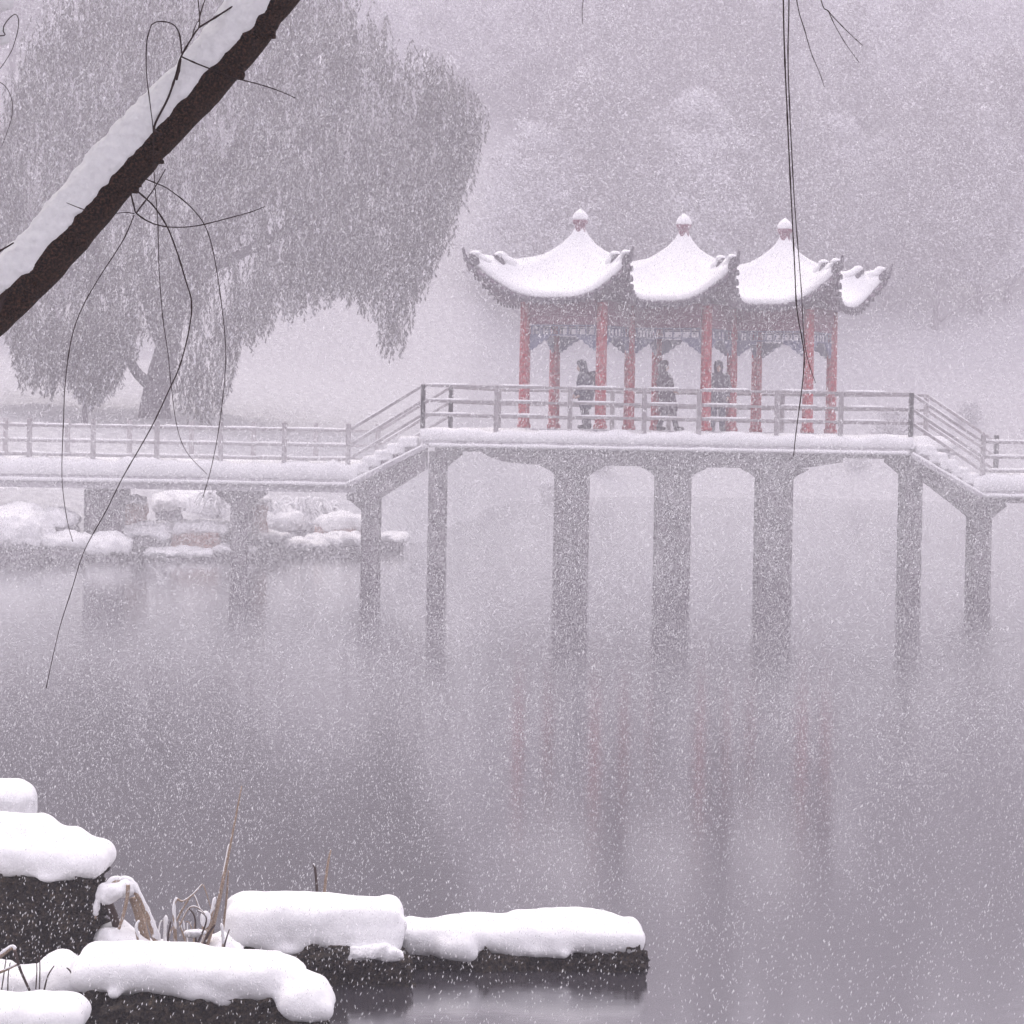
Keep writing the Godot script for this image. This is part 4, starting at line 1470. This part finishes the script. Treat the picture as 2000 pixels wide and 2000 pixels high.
	for q: Array in [[[[-20, 1880], [0, 1868], [22, 1852], [30, 1858]], 0.014, "reed", 0.014], [[[28, 1856], [40, 1895], [58, 1935]], 0.010, "dark_reed", 0.0], [[[-15, 1905], [10, 1895], [34, 1884]], 0.009, "reed", 0.006], [[[2, 1940], [8, 1900], [12, 1872]], 0.004, "dark_reed", 0.0], [[[15, 1942], [16, 1905], [20, 1880]], 0.004, "dark_reed", 0.0], [[[70, 1932], [72, 1895], [71, 1872]], 0.004, "dark_reed", 0.0], [[[77, 1932], [78, 1890], [77, 1862]], 0.004, "dark_reed", 0.0], [[[86, 1935], [94, 1905], [106, 1886]], 0.005, "dark_reed", 0.0], [[[142, 1905], [136, 1895], [130, 1890]], 0.005, "dark_reed", 0.0]]:
		stalk(t, "stem", q[0], 17.7, q[1], q[1] * 0.6, q[2], q[3])


# ------------------------------------------------------------------ the bough above
func bough() -> void:
	var d := 8.2
	var foot := Vector3(-3.6, 0.9, -8.0)
	var t := thing("leaning_willow", "dark leaning willow bough with a thick ridge of snow across the top left corner", "tree", foot)
	var g := func(px: float, py: float, dz := 0.0) -> Vector3: return spot(px, py, d + dz) - foot
	var mids := [[-110, 700], [-24, 629], [66, 544], [156, 444], [236, 349], [296, 284], [356, 224], [446, 124], [501, 59], [526, 19], [580, -45], [690, -170], [830, -320]]
	var pts := PackedVector3Array([Vector3(0, -0.4, 0), Vector3(0.5, 0.25, 0.0)])
	for q: Array in mids:
		pts.append(g.call(q[0], q[1]))
	var path := curve(pts, 6)
	var rad := PackedFloat32Array()
	for i in path.size():
		var k := float(i) / (path.size() - 1)
		rad.append(lerpf(0.047, 0.041, k) * (1.0 + 0.06 * lump.get_noise_1d(i * 0.33)))
	var st := begin(true)
	tube(st, path, rad, 18, 0.10)
	put("bark", done(st), M["bark"], t)
	for q: Array in [[300, 306, 0.016], [455, 140, 0.02], [150, 470, 0.018], [60, 568, 0.015], [250, 362, 0.02], [520, 62, 0.014]]:
		var at: Vector3 = g.call(q[0], q[1], -0.035)
		var kr: float = q[2]
		put("knot", nets([["ball", at, Vector3(kr * 1.5, kr, kr)], ["cap", at, at + Vector3(0.02, -0.012, -0.015), kr * 0.7, kr * 0.3]], 0.004, 0.01, 0.006, 60.0), M["bark"], t)
	# snow: a lumpy ridge along the upper side
	var spath := PackedVector3Array()
	var srad := PackedFloat32Array()
	var edge := [[-140, 680], [-50, 601], [40, 516], [130, 416], [210, 321], [270, 256], [330, 196], [420, 96], [475, 31], [502, -9], [560, -75], [670, -200], [800, -340]]
	var epts := PackedVector3Array()
	for q: Array in edge:
		epts.append(g.call(q[0], q[1], 0.0))
	spath = curve(epts, 8)
	for i in spath.size():
		var k := float(i) / (spath.size() - 1)
		srad.append(lerpf(0.041, 0.036, k) * (1.0 + 0.12 * lump.get_noise_1d(i * 0.11) + 0.06 * lump.get_noise_1d(i * 0.6 + 40.0)))
	var solids := []
	for i in range(0, spath.size() - 1, 2):
		var j := mini(i + 2, spath.size() - 1)
		solids.append(["cap", spath[i], spath[j], srad[i], srad[j]])
	put("snow_ridge", nets(solids, 0.010, 0.04, 0.010, 24.0, 0.008), M["snow"], t)
	# unseen limbs and crown, out of view, placed to shade the bough and near snow
	var r := RandomNumberGenerator.new()
	r.seed = 8
	for b: Array in [[Vector3(-2.6, 4.6, -7.0), Vector3(-1.0, 6.6, -5.5), Vector3(1.5, 7.6, -4.0)], [Vector3(-3.4, 4.0, -6.5), Vector3(-3.2, 6.8, -4.0), Vector3(-2.0, 8.0, -0.5)], [Vector3(-3.5, 4.2, -8.2), Vector3(-4.0, 6.5, -9.5), Vector3(-4.5, 7.8, -11.5)]]:
		var lp := curve(PackedVector3Array([Vector3(0, -0.4, 0), Vector3(-0.1, 1.6, 0.4), b[0] - foot, b[1] - foot, b[2] - foot]), 5)
		var ls := begin(true)
		tube(ls, lp, taper(lp.size(), 0.13, 0.03), 10, 0.15)
		put("limb", done(ls), M["bark"], t)  # out of view, carries the shading crown
	var shading_strand := strand_mesh(r, 1.3, 34, 1.5)
	var crown := SurfaceTool.new()
	crown.begin(Mesh.PRIMITIVE_TRIANGLES)
	for i in 1500:
		var q := Vector3(r.randf_range(-7.5, 5.0), 0, r.randf_range(-12.0, 3.5))
		q.y = 3.17 + 0.135 * maxf(0.0, -q.z) + 1.9 + 0.25 * maxf(0.0, 7.0 + q.z) + r.randf_range(0.0, 3.2)
		crown.append_from(shading_strand, 0, Transform3D(Basis(Vector3.UP, r.randf() * TAU), q - foot))
	put("crown", crown.commit(), M["leaves"], t)  # leaf canopy out of view that darkens the bough snow below it
	# twigs
	var twigs := [
		[[[315, 262], [301, 248], [328, 192], [344, 145], [353, 112], [379, 67], [388, 54], [390, 33], [386, -6]], -0.1, 0.0030, 0.0014],
		[[[388, 54], [430, 28], [478, -4], [520, -40]], -0.1, 0.0026, 0.0016],
		[[[388, 42], [394, 18], [402, -5]], -0.1, 0.0018, 0.0012],
		[[[376, 70], [380, 55], [386, 42]], -0.11, 0.0016, 0.001],
		[[[355, 104], [350, 65], [335, 46], [310, 42], [296, 48]], -0.1, 0.0020, 0.0014],
		[[[296, 48], [287, 80], [286, 140], [294, 210], [299, 255], [301, 340], [308, 430], [311, 530], [318, 620], [328, 690], [334, 750], [345, 830], [364, 882], [404, 926]], -0.12, 0.0014, 0.0007],
		[[[353, 110], [384, 124], [420, 138], [450, 150], [468, 155], [500, 163], [530, 172], [556, 182], [576, 191]], -0.1, 0.0019, 0.0010],
		[[[254, 372], [262, 404], [266, 416], [285, 430], [310, 440], [345, 444], [390, 440], [450, 425], [490, 414], [518, 403]], -0.08, 0.0022, 0.0010],
		[[[266, 416], [284, 392], [300, 370], [312, 350], [323, 331]], -0.08, 0.0020, 0.0011],
		[[[264, 370], [283, 386], [302, 405], [326, 442], [345, 490], [362, 545], [374, 590], [370, 640], [352, 712], [330, 762], [300, 826], [270, 880], [240, 932], [205, 1002], [165, 1075], [140, 1152], [115, 1232], [90, 1344]], -0.05, 0.0021, 0.0009],
		[[[280, 348], [305, 358], [330, 370], [370, 402], [400, 440], [416, 490], [428, 560], [438, 640], [441, 700], [436, 770], [425, 852], [411, 920], [396, 972]], -0.1, 0.0015, 0.0009],
		[[[262, 420], [240, 470], [192, 545], [160, 602], [140, 660], [128, 740], [124, 820], [121, 930], [130, 1010], [142, 1058]], -0.06, 0.0015, 0.0008],
		[[[262, 417], [244, 415], [224, 417]], -0.06, 0.0014, 0.0009],
		[[[172, 412], [152, 405], [130, 396]], -0.14, 0.0013, 0.0009],
		[[[-20, 500], [5, 487], [27, 474]], -0.12, 0.0030, 0.0016],
		[[[-4, 612], [4, 590], [14, 566]], -0.1, 0.0060, 0.0045],
		[[[345, 155], [350, 135], [353, 115]], -0.1, 0.003, 0.0025],
	]
	for q: Array in twigs:
		var p := PackedVector3Array()
		var i := 0
		for a: Array in q[0]:
			p.append(g.call(a[0], a[1], q[1] + 0.05 * sin(i * 0.9)))
			i += 1
		var tp := curve(p, 5)
		var tr := PackedFloat32Array()
		for k in tp.size():
			var f := float(k) / (tp.size() - 1)
			tr.append(lerpf(q[2], q[3], f) * (1.35 if k % 9 == 4 else 1.0))
		var ts := begin(true)
		tube(ts, tp, tr, 6)
		put("twig", done(ts), M["twig"], t)


func hanging_twigs() -> void:
	# the bough that carries them runs just above the picture
	var d := 7.4
	var foot := spot(1560, -760, d)
	var t := thing("overhanging_branch", "branch above the picture with two long dark twigs hanging before the pavilion", "branch", foot)
	var st := begin(true)
	var p := curve(PackedVector3Array([spot(700, -640, d) - foot, spot(1150, -700, d) - foot, spot(1560, -760, d) - foot, spot(1900, -830, d + 0.1) - foot, spot(2900, -900, d + 0.5) - foot]), 6)
	tube(st, p, taper(p.size(), 0.010, 0.035), 10, 0.2)
	put("bark", done(st), M["bark"], t)
	var list := [
		[[[1526, -756], [1529, -300], [1530, 0], [1533, 120], [1537, 210], [1541, 300], [1547, 420], [1552, 520], [1556, 600], [1566, 660], [1571, 700], [1566, 760], [1558, 820], [1553, 860], [1550, 892]], 0.0019, 0.0010],
		[[[1545, -760], [1543, -300], [1541, 0], [1539, 100], [1541, 180], [1546, 290], [1552, 400], [1560, 500], [1566, 580], [1570, 660], [1580, 710], [1593, 748]], 0.0017, 0.0007],
		[[[1520, -752], [1540, -150], [1556, 0], [1572, 60], [1585, 105], [1600, 140], [1610, 170]], 0.0014, 0.0006],
		[[[1540, -758], [1575, -150], [1603, -2], [1618, 22], [1640, 46], [1662, 68], [1685, 89]], 0.0015, 0.0007],
		[[[1618, 22], [1632, 52], [1652, 86], [1678, 122]], 0.0010, 0.0006],
		[[[1180, -702], [1150, -150], [1140, -10], [1137, 18], [1138, 46]], 0.0012, 0.0006],
	]
	for q: Array in list:
		var pts := PackedVector3Array()
		var i := 0
		for a: Array in q[0]:
			pts.append(spot(a[0], a[1], d - 0.02 * i * float(i < 5)) - foot)
			i += 1
		var tp := curve(pts, 5)
		var rad := PackedFloat32Array()
		for k in tp.size():
			rad.append(lerpf(q[1], q[2], float(k) / (tp.size() - 1)) * (1.4 if k % 6 == 3 else 1.0))
		var s2 := begin(true)
		tube(s2, tp, rad, 6)
		put("twig", done(s2), M["twig"], t)
	# the tips of another branch that reach in at the upper left edge
	d = 8.8
	foot = spot(-120, 60, d)
	t = thing("overhanging_branch", "curled thin twigs of a snowy branch at the upper left edge", "branch", foot)
	st = begin(true)
	p = curve(PackedVector3Array([spot(-600, 420, d) - foot, spot(-300, 190, d) - foot, spot(-120, 60, d) - foot, spot(-70, -60, d) - foot, spot(-60, -300, d) - foot]), 5)
	tube(st, p, taper(p.size(), 0.03, 0.014), 9, 0.2)
	put("bark", done(st), M["bark"], t)
	var blob := nets([["cap", spot(-70, 60, d + 0.05) - foot, spot(-2, 70, d + 0.05) - foot, 0.05, 0.028], ["cap", spot(-80, 20, d + 0.05) - foot, spot(4, 2, d + 0.05) - foot, 0.05, 0.03]], 0.01, 0.03, 0.01, 20.0)
	put("snow_lump", blob, M["snow"], t)
	for q: Array in [[[[-110, 60], [0, 70], [6, 60], [8, 50], [18, 36], [30, 28], [36, 38], [35, 58], [28, 84], [20, 104], [0, 134], [-20, 150]], 0.0017, 0.0009], [[[-90, 130], [-30, 150], [0, 161], [12, 171], [20, 185], [24, 202], [23, 228], [15, 255], [4, 285]], 0.0014, 0.0007]]:
		var pts := PackedVector3Array()
		for a: Array in q[0]:
			pts.append(spot(a[0], a[1], d) - foot)
		var tp := curve(pts, 5)
		var s3 := begin(true)
		tube(s3, tp, taper(tp.size(), q[1], q[2]), 6)
		put("twig", done(s3), M["twig"], t)


# ------------------------------------------------------------------ people in the pavilion
func person(label: String, at: Vector3, turn: float, j: Dictionary, coat_mat: String, leg_mat: String, hooded: bool, pack: bool, long_coat: float) -> void:
	# j: joints in metres, x to the person's left, z forwards, y up from the floor
	var t := thing("person", label, "person", at)
	t.rotation.y = turn
	t.scale = Vector3.ONE * 1.05
	var head: Vector3 = j["head"]
	var neck: Vector3 = j["neck"]
	var body := []
	body.append(["cap", j["hip"], j["chest"], 0.125, 0.135])
	body.append(["cap", j["chest"], neck, 0.11, 0.055])
	body.append(["cap", neck, head - Vector3(0, 0.02, 0), 0.05, 0.06])
	for s in ["l", "r"]:
		var sh: Vector3 = j["shoulder_" + s]
		body.append(["cap", sh, j["elbow_" + s], 0.052, 0.042])
		body.append(["cap", j["elbow_" + s], j["hand_" + s], 0.042, 0.028])
		body.append(["cap", j["thigh_" + s], j["knee_" + s], 0.085, 0.058])
		body.append(["cap", j["knee_" + s], j["ankle_" + s], 0.056, 0.038])
	var look: Vector3 = j["look"]
	var side := Vector3.UP.cross(look).normalized()
	body.append(["ball", head, Vector3(0.080, 0.112, 0.092)])
	body.append(["cap", head + look * 0.07 - Vector3(0, 0.05, 0), head + look * 0.055 - Vector3(0, 0.085, 0), 0.032, 0.028])
	body.append(["cap", head + look * 0.088 + Vector3(0, 0.012, 0), head + look * 0.106 - Vector3(0, 0.028, 0), 0.011, 0.015])
	for s in [-1.0, 1.0]:
		body.append(["ball", head + side * s * 0.082 - Vector3(0, 0.01, 0), Vector3(0.014, 0.032, 0.022)])
	for s in ["l", "r"]:
		var hand: Vector3 = j["hand_" + s]
		var fore: Vector3 = (hand - j["elbow_" + s]).normalized()
		var out := fore.cross(look).normalized()
		if out.length() < 0.5:
			out = side
		body.append(["cap", hand, hand + fore * 0.07, 0.03, 0.034])
		for f in 4:
			var root := hand + fore * 0.08 + look * (0.03 - 0.02 * f)
			var mid := root + fore * (0.04 - 0.004 * absf(f - 1.5)) + out * 0.006
			body.append(["cap", root, mid, 0.010, 0.009])
			body.append(["cap", mid, mid + fore * 0.024 + out * 0.016, 0.009, 0.007])
		body.append(["cap", hand + look * 0.03 + fore * 0.03, hand + look * 0.056 + fore * 0.075, 0.012, 0.009])
	put("body", nets(body, 0.016, 0.022), M["skin"], t)
	for s in [-1.0, 1.0]:
		put("eye", nets([["ball", head + look * 0.082 + side * s * 0.032 + Vector3(0, 0.012, 0), Vector3(0.013, 0.010, 0.013)]], 0.006, 0.005), M["eye"], t)
	var coat := []
	coat.append(["cap", j["hip"], j["chest"], 0.19, 0.20])
	coat.append(["cap", j["chest"], neck + Vector3(0, -0.02, 0), 0.17, 0.095])
	for s in ["l", "r"]:
		coat.append(["cap", j["shoulder_" + s], j["elbow_" + s], 0.09, 0.075])
		coat.append(["cap", j["elbow_" + s], j["hand_" + s] * 0.96 + j["elbow_" + s] * 0.04, 0.066, 0.052])
		coat.append(["cap", j["hip"], j["thigh_" + s].lerp(j["knee_" + s], long_coat), 0.17, 0.15])
	put("coat", nets(coat, 0.022, 0.07, 0.012, 9.0), M[coat_mat], t)
	var legs := []
	for s in ["l", "r"]:
		legs.append(["cap", j["thigh_" + s], j["knee_" + s], 0.105, 0.078])
		legs.append(["cap", j["knee_" + s], j["ankle_" + s], 0.078, 0.062])
	put("trousers", nets(legs, 0.02, 0.03, 0.008, 9.0), M[leg_mat], t)
	for s in ["l", "r"]:
		var a: Vector3 = j["ankle_" + s]
		var toe: Vector3 = j["toe_" + s]
		put("shoe", nets([["cap", Vector3(a.x, 0.05, a.z), Vector3(toe.x, 0.045, toe.z), 0.05, 0.045], ["cap", a, Vector3(a.x, 0.05, a.z), 0.055, 0.05]], 0.016, 0.03), M["shoe"], t)
	if hooded:
		put("hood", nets([["ball", head - look * 0.025 + Vector3(0, 0.02, 0), Vector3(0.112, 0.125, 0.115)], ["cap", head - look * 0.05 - Vector3(0, 0.08, 0), neck - look * 0.04, 0.1, 0.1], ["ball", head + look * 0.02 + Vector3(0, 0.1, 0), Vector3(0.09, 0.05, 0.08)]], 0.018, 0.05, 0.01, 12.0), M[coat_mat], t)
	else:
		put("hair", nets([["ball", head - look * 0.022 + Vector3(0, 0.035, 0), Vector3(0.09, 0.092, 0.092)], ["ball", head - look * 0.05 - Vector3(0, 0.03, 0), Vector3(0.075, 0.07, 0.05)]], 0.016, 0.03), M["hair"], t)
	if pack:
		var ch: Vector3 = j["chest"]
		var hp: Vector3 = j["hip"]
		var mid := ch.lerp(hp, 0.25) - look * 0.24 + Vector3(0, 0.02, 0)
		var o := put("backpack", nets([["box", mid, Vector3(0.17, 0.24, 0.12), 0.09, 0.0], ["box", mid - look * 0.1 - Vector3(0, 0.09, 0), Vector3(0.12, 0.1, 0.06), 0.04, 0.0]], 0.022, 0.04, 0.01, 8.0), M["grey_cloth"], t)
		o.set_meta("label", "dark rucksack")


func people() -> void:
	# stooping to the left with a rucksack
	var a := spot(1141, 836, 82.3)
	a.y = FLOOR + 0.012
	person("person in dark hooded jacket stooping left with a rucksack beside the third red column", a, -PI / 2 + 0.35, {
		"head": Vector3(0, 1.46, 0.10), "neck": Vector3(0, 1.30, 0.05), "look": Vector3(0, -0.25, 0.97), "chest": Vector3(0, 1.12, 0.0), "hip": Vector3(0, 0.82, -0.02),
		"shoulder_l": Vector3(0.18, 1.22, 0.02), "shoulder_r": Vector3(-0.18, 1.22, 0.02), "elbow_l": Vector3(0.23, 0.96, 0.03), "elbow_r": Vector3(-0.23, 0.96, 0.03), "hand_l": Vector3(0.17, 0.80, 0.18), "hand_r": Vector3(-0.17, 0.80, 0.18),
		"thigh_l": Vector3(0.09, 0.76, -0.05), "thigh_r": Vector3(-0.09, 0.76, -0.07), "knee_l": Vector3(0.10, 0.44, 0.06), "knee_r": Vector3(-0.10, 0.44, -0.06), "ankle_l": Vector3(0.10, 0.09, 0.02), "ankle_r": Vector3(-0.10, 0.09, -0.16),
		"toe_l": Vector3(0.12, 0, 0.17), "toe_r": Vector3(-0.12, 0, -0.01)}, "navy_cloth", "grey_cloth", true, true, 0.6)
	# leaning on a column with one foot stretched out
	a = spot(1297, 836, 84.0)
	a.y = FLOOR + 0.012
	person("person in long plum coat leaning on the middle column, one foot stretched right", a, PI / 2 - 0.35, {
		"head": Vector3(0, 1.52, -0.02), "neck": Vector3(0, 1.36, -0.02), "look": Vector3(0, -0.1, 0.995), "chest": Vector3(0, 1.16, 0.0), "hip": Vector3(0, 0.86, 0.06),
		"shoulder_l": Vector3(0.18, 1.29, 0.0), "shoulder_r": Vector3(-0.18, 1.29, 0.0), "elbow_l": Vector3(0.23, 1.02, 0.04), "elbow_r": Vector3(-0.23, 1.02, 0.04), "hand_l": Vector3(0.12, 0.92, 0.22), "hand_r": Vector3(-0.12, 0.94, 0.22),
		"thigh_l": Vector3(0.09, 0.80, 0.07), "thigh_r": Vector3(-0.09, 0.80, 0.05), "knee_l": Vector3(0.10, 0.45, 0.18), "knee_r": Vector3(-0.09, 0.44, 0.04), "ankle_l": Vector3(0.12, 0.10, 0.26), "ankle_r": Vector3(-0.09, 0.09, -0.10),
		"toe_l": Vector3(0.13, 0, 0.42), "toe_r": Vector3(-0.11, 0, 0.04)}, "plum_cloth", "grey_cloth", true, false, 0.75)
	# facing the camera
	a = spot(1401, 836, 83.4)
	a.y = FLOOR + 0.012
	person("person in grey hooded jacket facing the lake between two red columns", a, 0.05, {
		"head": Vector3(0, 1.52, 0.02), "neck": Vector3(0, 1.36, 0), "look": Vector3(0, 0, 1), "chest": Vector3(0, 1.16, 0), "hip": Vector3(0, 0.86, 0),
		"shoulder_l": Vector3(0.18, 1.29, 0), "shoulder_r": Vector3(-0.18, 1.29, 0), "elbow_l": Vector3(0.245, 1.03, -0.02), "elbow_r": Vector3(-0.245, 1.03, -0.02), "hand_l": Vector3(0.22, 0.83, 0.09), "hand_r": Vector3(-0.22, 0.83, 0.09),
		"thigh_l": Vector3(0.09, 0.80, 0), "thigh_r": Vector3(-0.09, 0.80, 0), "knee_l": Vector3(0.10, 0.45, 0.02), "knee_r": Vector3(-0.10, 0.45, 0.01), "ankle_l": Vector3(0.11, 0.09, -0.01), "ankle_r": Vector3(-0.11, 0.09, -0.02),
		"toe_l": Vector3(0.14, 0, 0.15), "toe_r": Vector3(-0.14, 0, 0.14)}, "grey_cloth", "navy_cloth", true, false, 0.3)


# ------------------------------------------------------------------ falling snow
func snowfall() -> void:
	var r := RandomNumberGenerator.new()
	r.seed = 77
	var st := begin(true)
	# a loose clump of crystals: a lopsided six cornered body
	var c := [Vector3(0.55, 0.1, 0.1), Vector3(-0.5, -0.05, 0.15), Vector3(0.05, 1.0, 0.0), Vector3(-0.05, -0.95, 0.05), Vector3(0.1, 0.05, 0.55), Vector3(-0.05, 0.0, -0.5)]
	for sx in [0, 1]:
		for sy in [2, 3]:
			for sz in [4, 5]:
				face(st, [c[sx], c[sy], c[sz]], Vector3.ZERO)
	var flake := done(st)
	# small flurries of a few flakes each, drifting close together
	var flurries: Array[ArrayMesh] = []
	var fall := Basis(Vector3(0, 0, 1), -0.25)
	for v in 3:
		var fs := SurfaceTool.new()
		fs.begin(Mesh.PRIMITIVE_TRIANGLES)
		for k in 10:
			var s := r.randf_range(0.0023, 0.0057)
			var b := fall * Basis.from_euler(Vector3(r.randfn() * 0.25, r.randf() * TAU, r.randfn() * 0.25))
			var p := Vector3(r.randf_range(-0.16, 0.16), r.randf_range(-0.16, 0.16), r.randf_range(-0.16, 0.16))
			fs.append_from(flake, 0, Transform3D(b.scaled_local(Vector3(s, s * r.randf_range(1.3, 2.4), s)), p))
		flurries.append(fs.commit())
	var root := Node3D.new()
	root.name = "falling_snow"
	root.set_meta("kind", "stuff")
	root.set_meta("label", "snowflakes falling through the air over the lake")
	add_child(root)
	for v in 3:
		var count := 88000
		var mm := MultiMesh.new()
		mm.transform_format = MultiMesh.TRANSFORM_3D
		mm.mesh = flurries[v]
		mm.instance_count = count
		for i in count:
			var depth := 11.0 + 67.0 * pow(r.randf(), 1.0 / 1.8)
			var spread := depth * 0.19 + 0.6
			var p := Vector3(r.randf_range(-spread, spread), 0, -depth)
			p.y = EYE.y + r.randf_range(-depth * 0.19, depth * 0.16 + 0.3)
			if p.y < 0.2:
				p.y = r.randf_range(0.2, EYE.y)
			mm.set_instance_transform(i, Transform3D(Basis(Vector3.UP, r.randf_range(-0.4, 0.4)), p))
		var o := MultiMeshInstance3D.new()
		o.name = numbered("snowflakes", root)
		o.multimesh = mm
		o.material_override = M["flake"]
		o.set_meta("kind", "stuff")
		root.add_child(o, true)
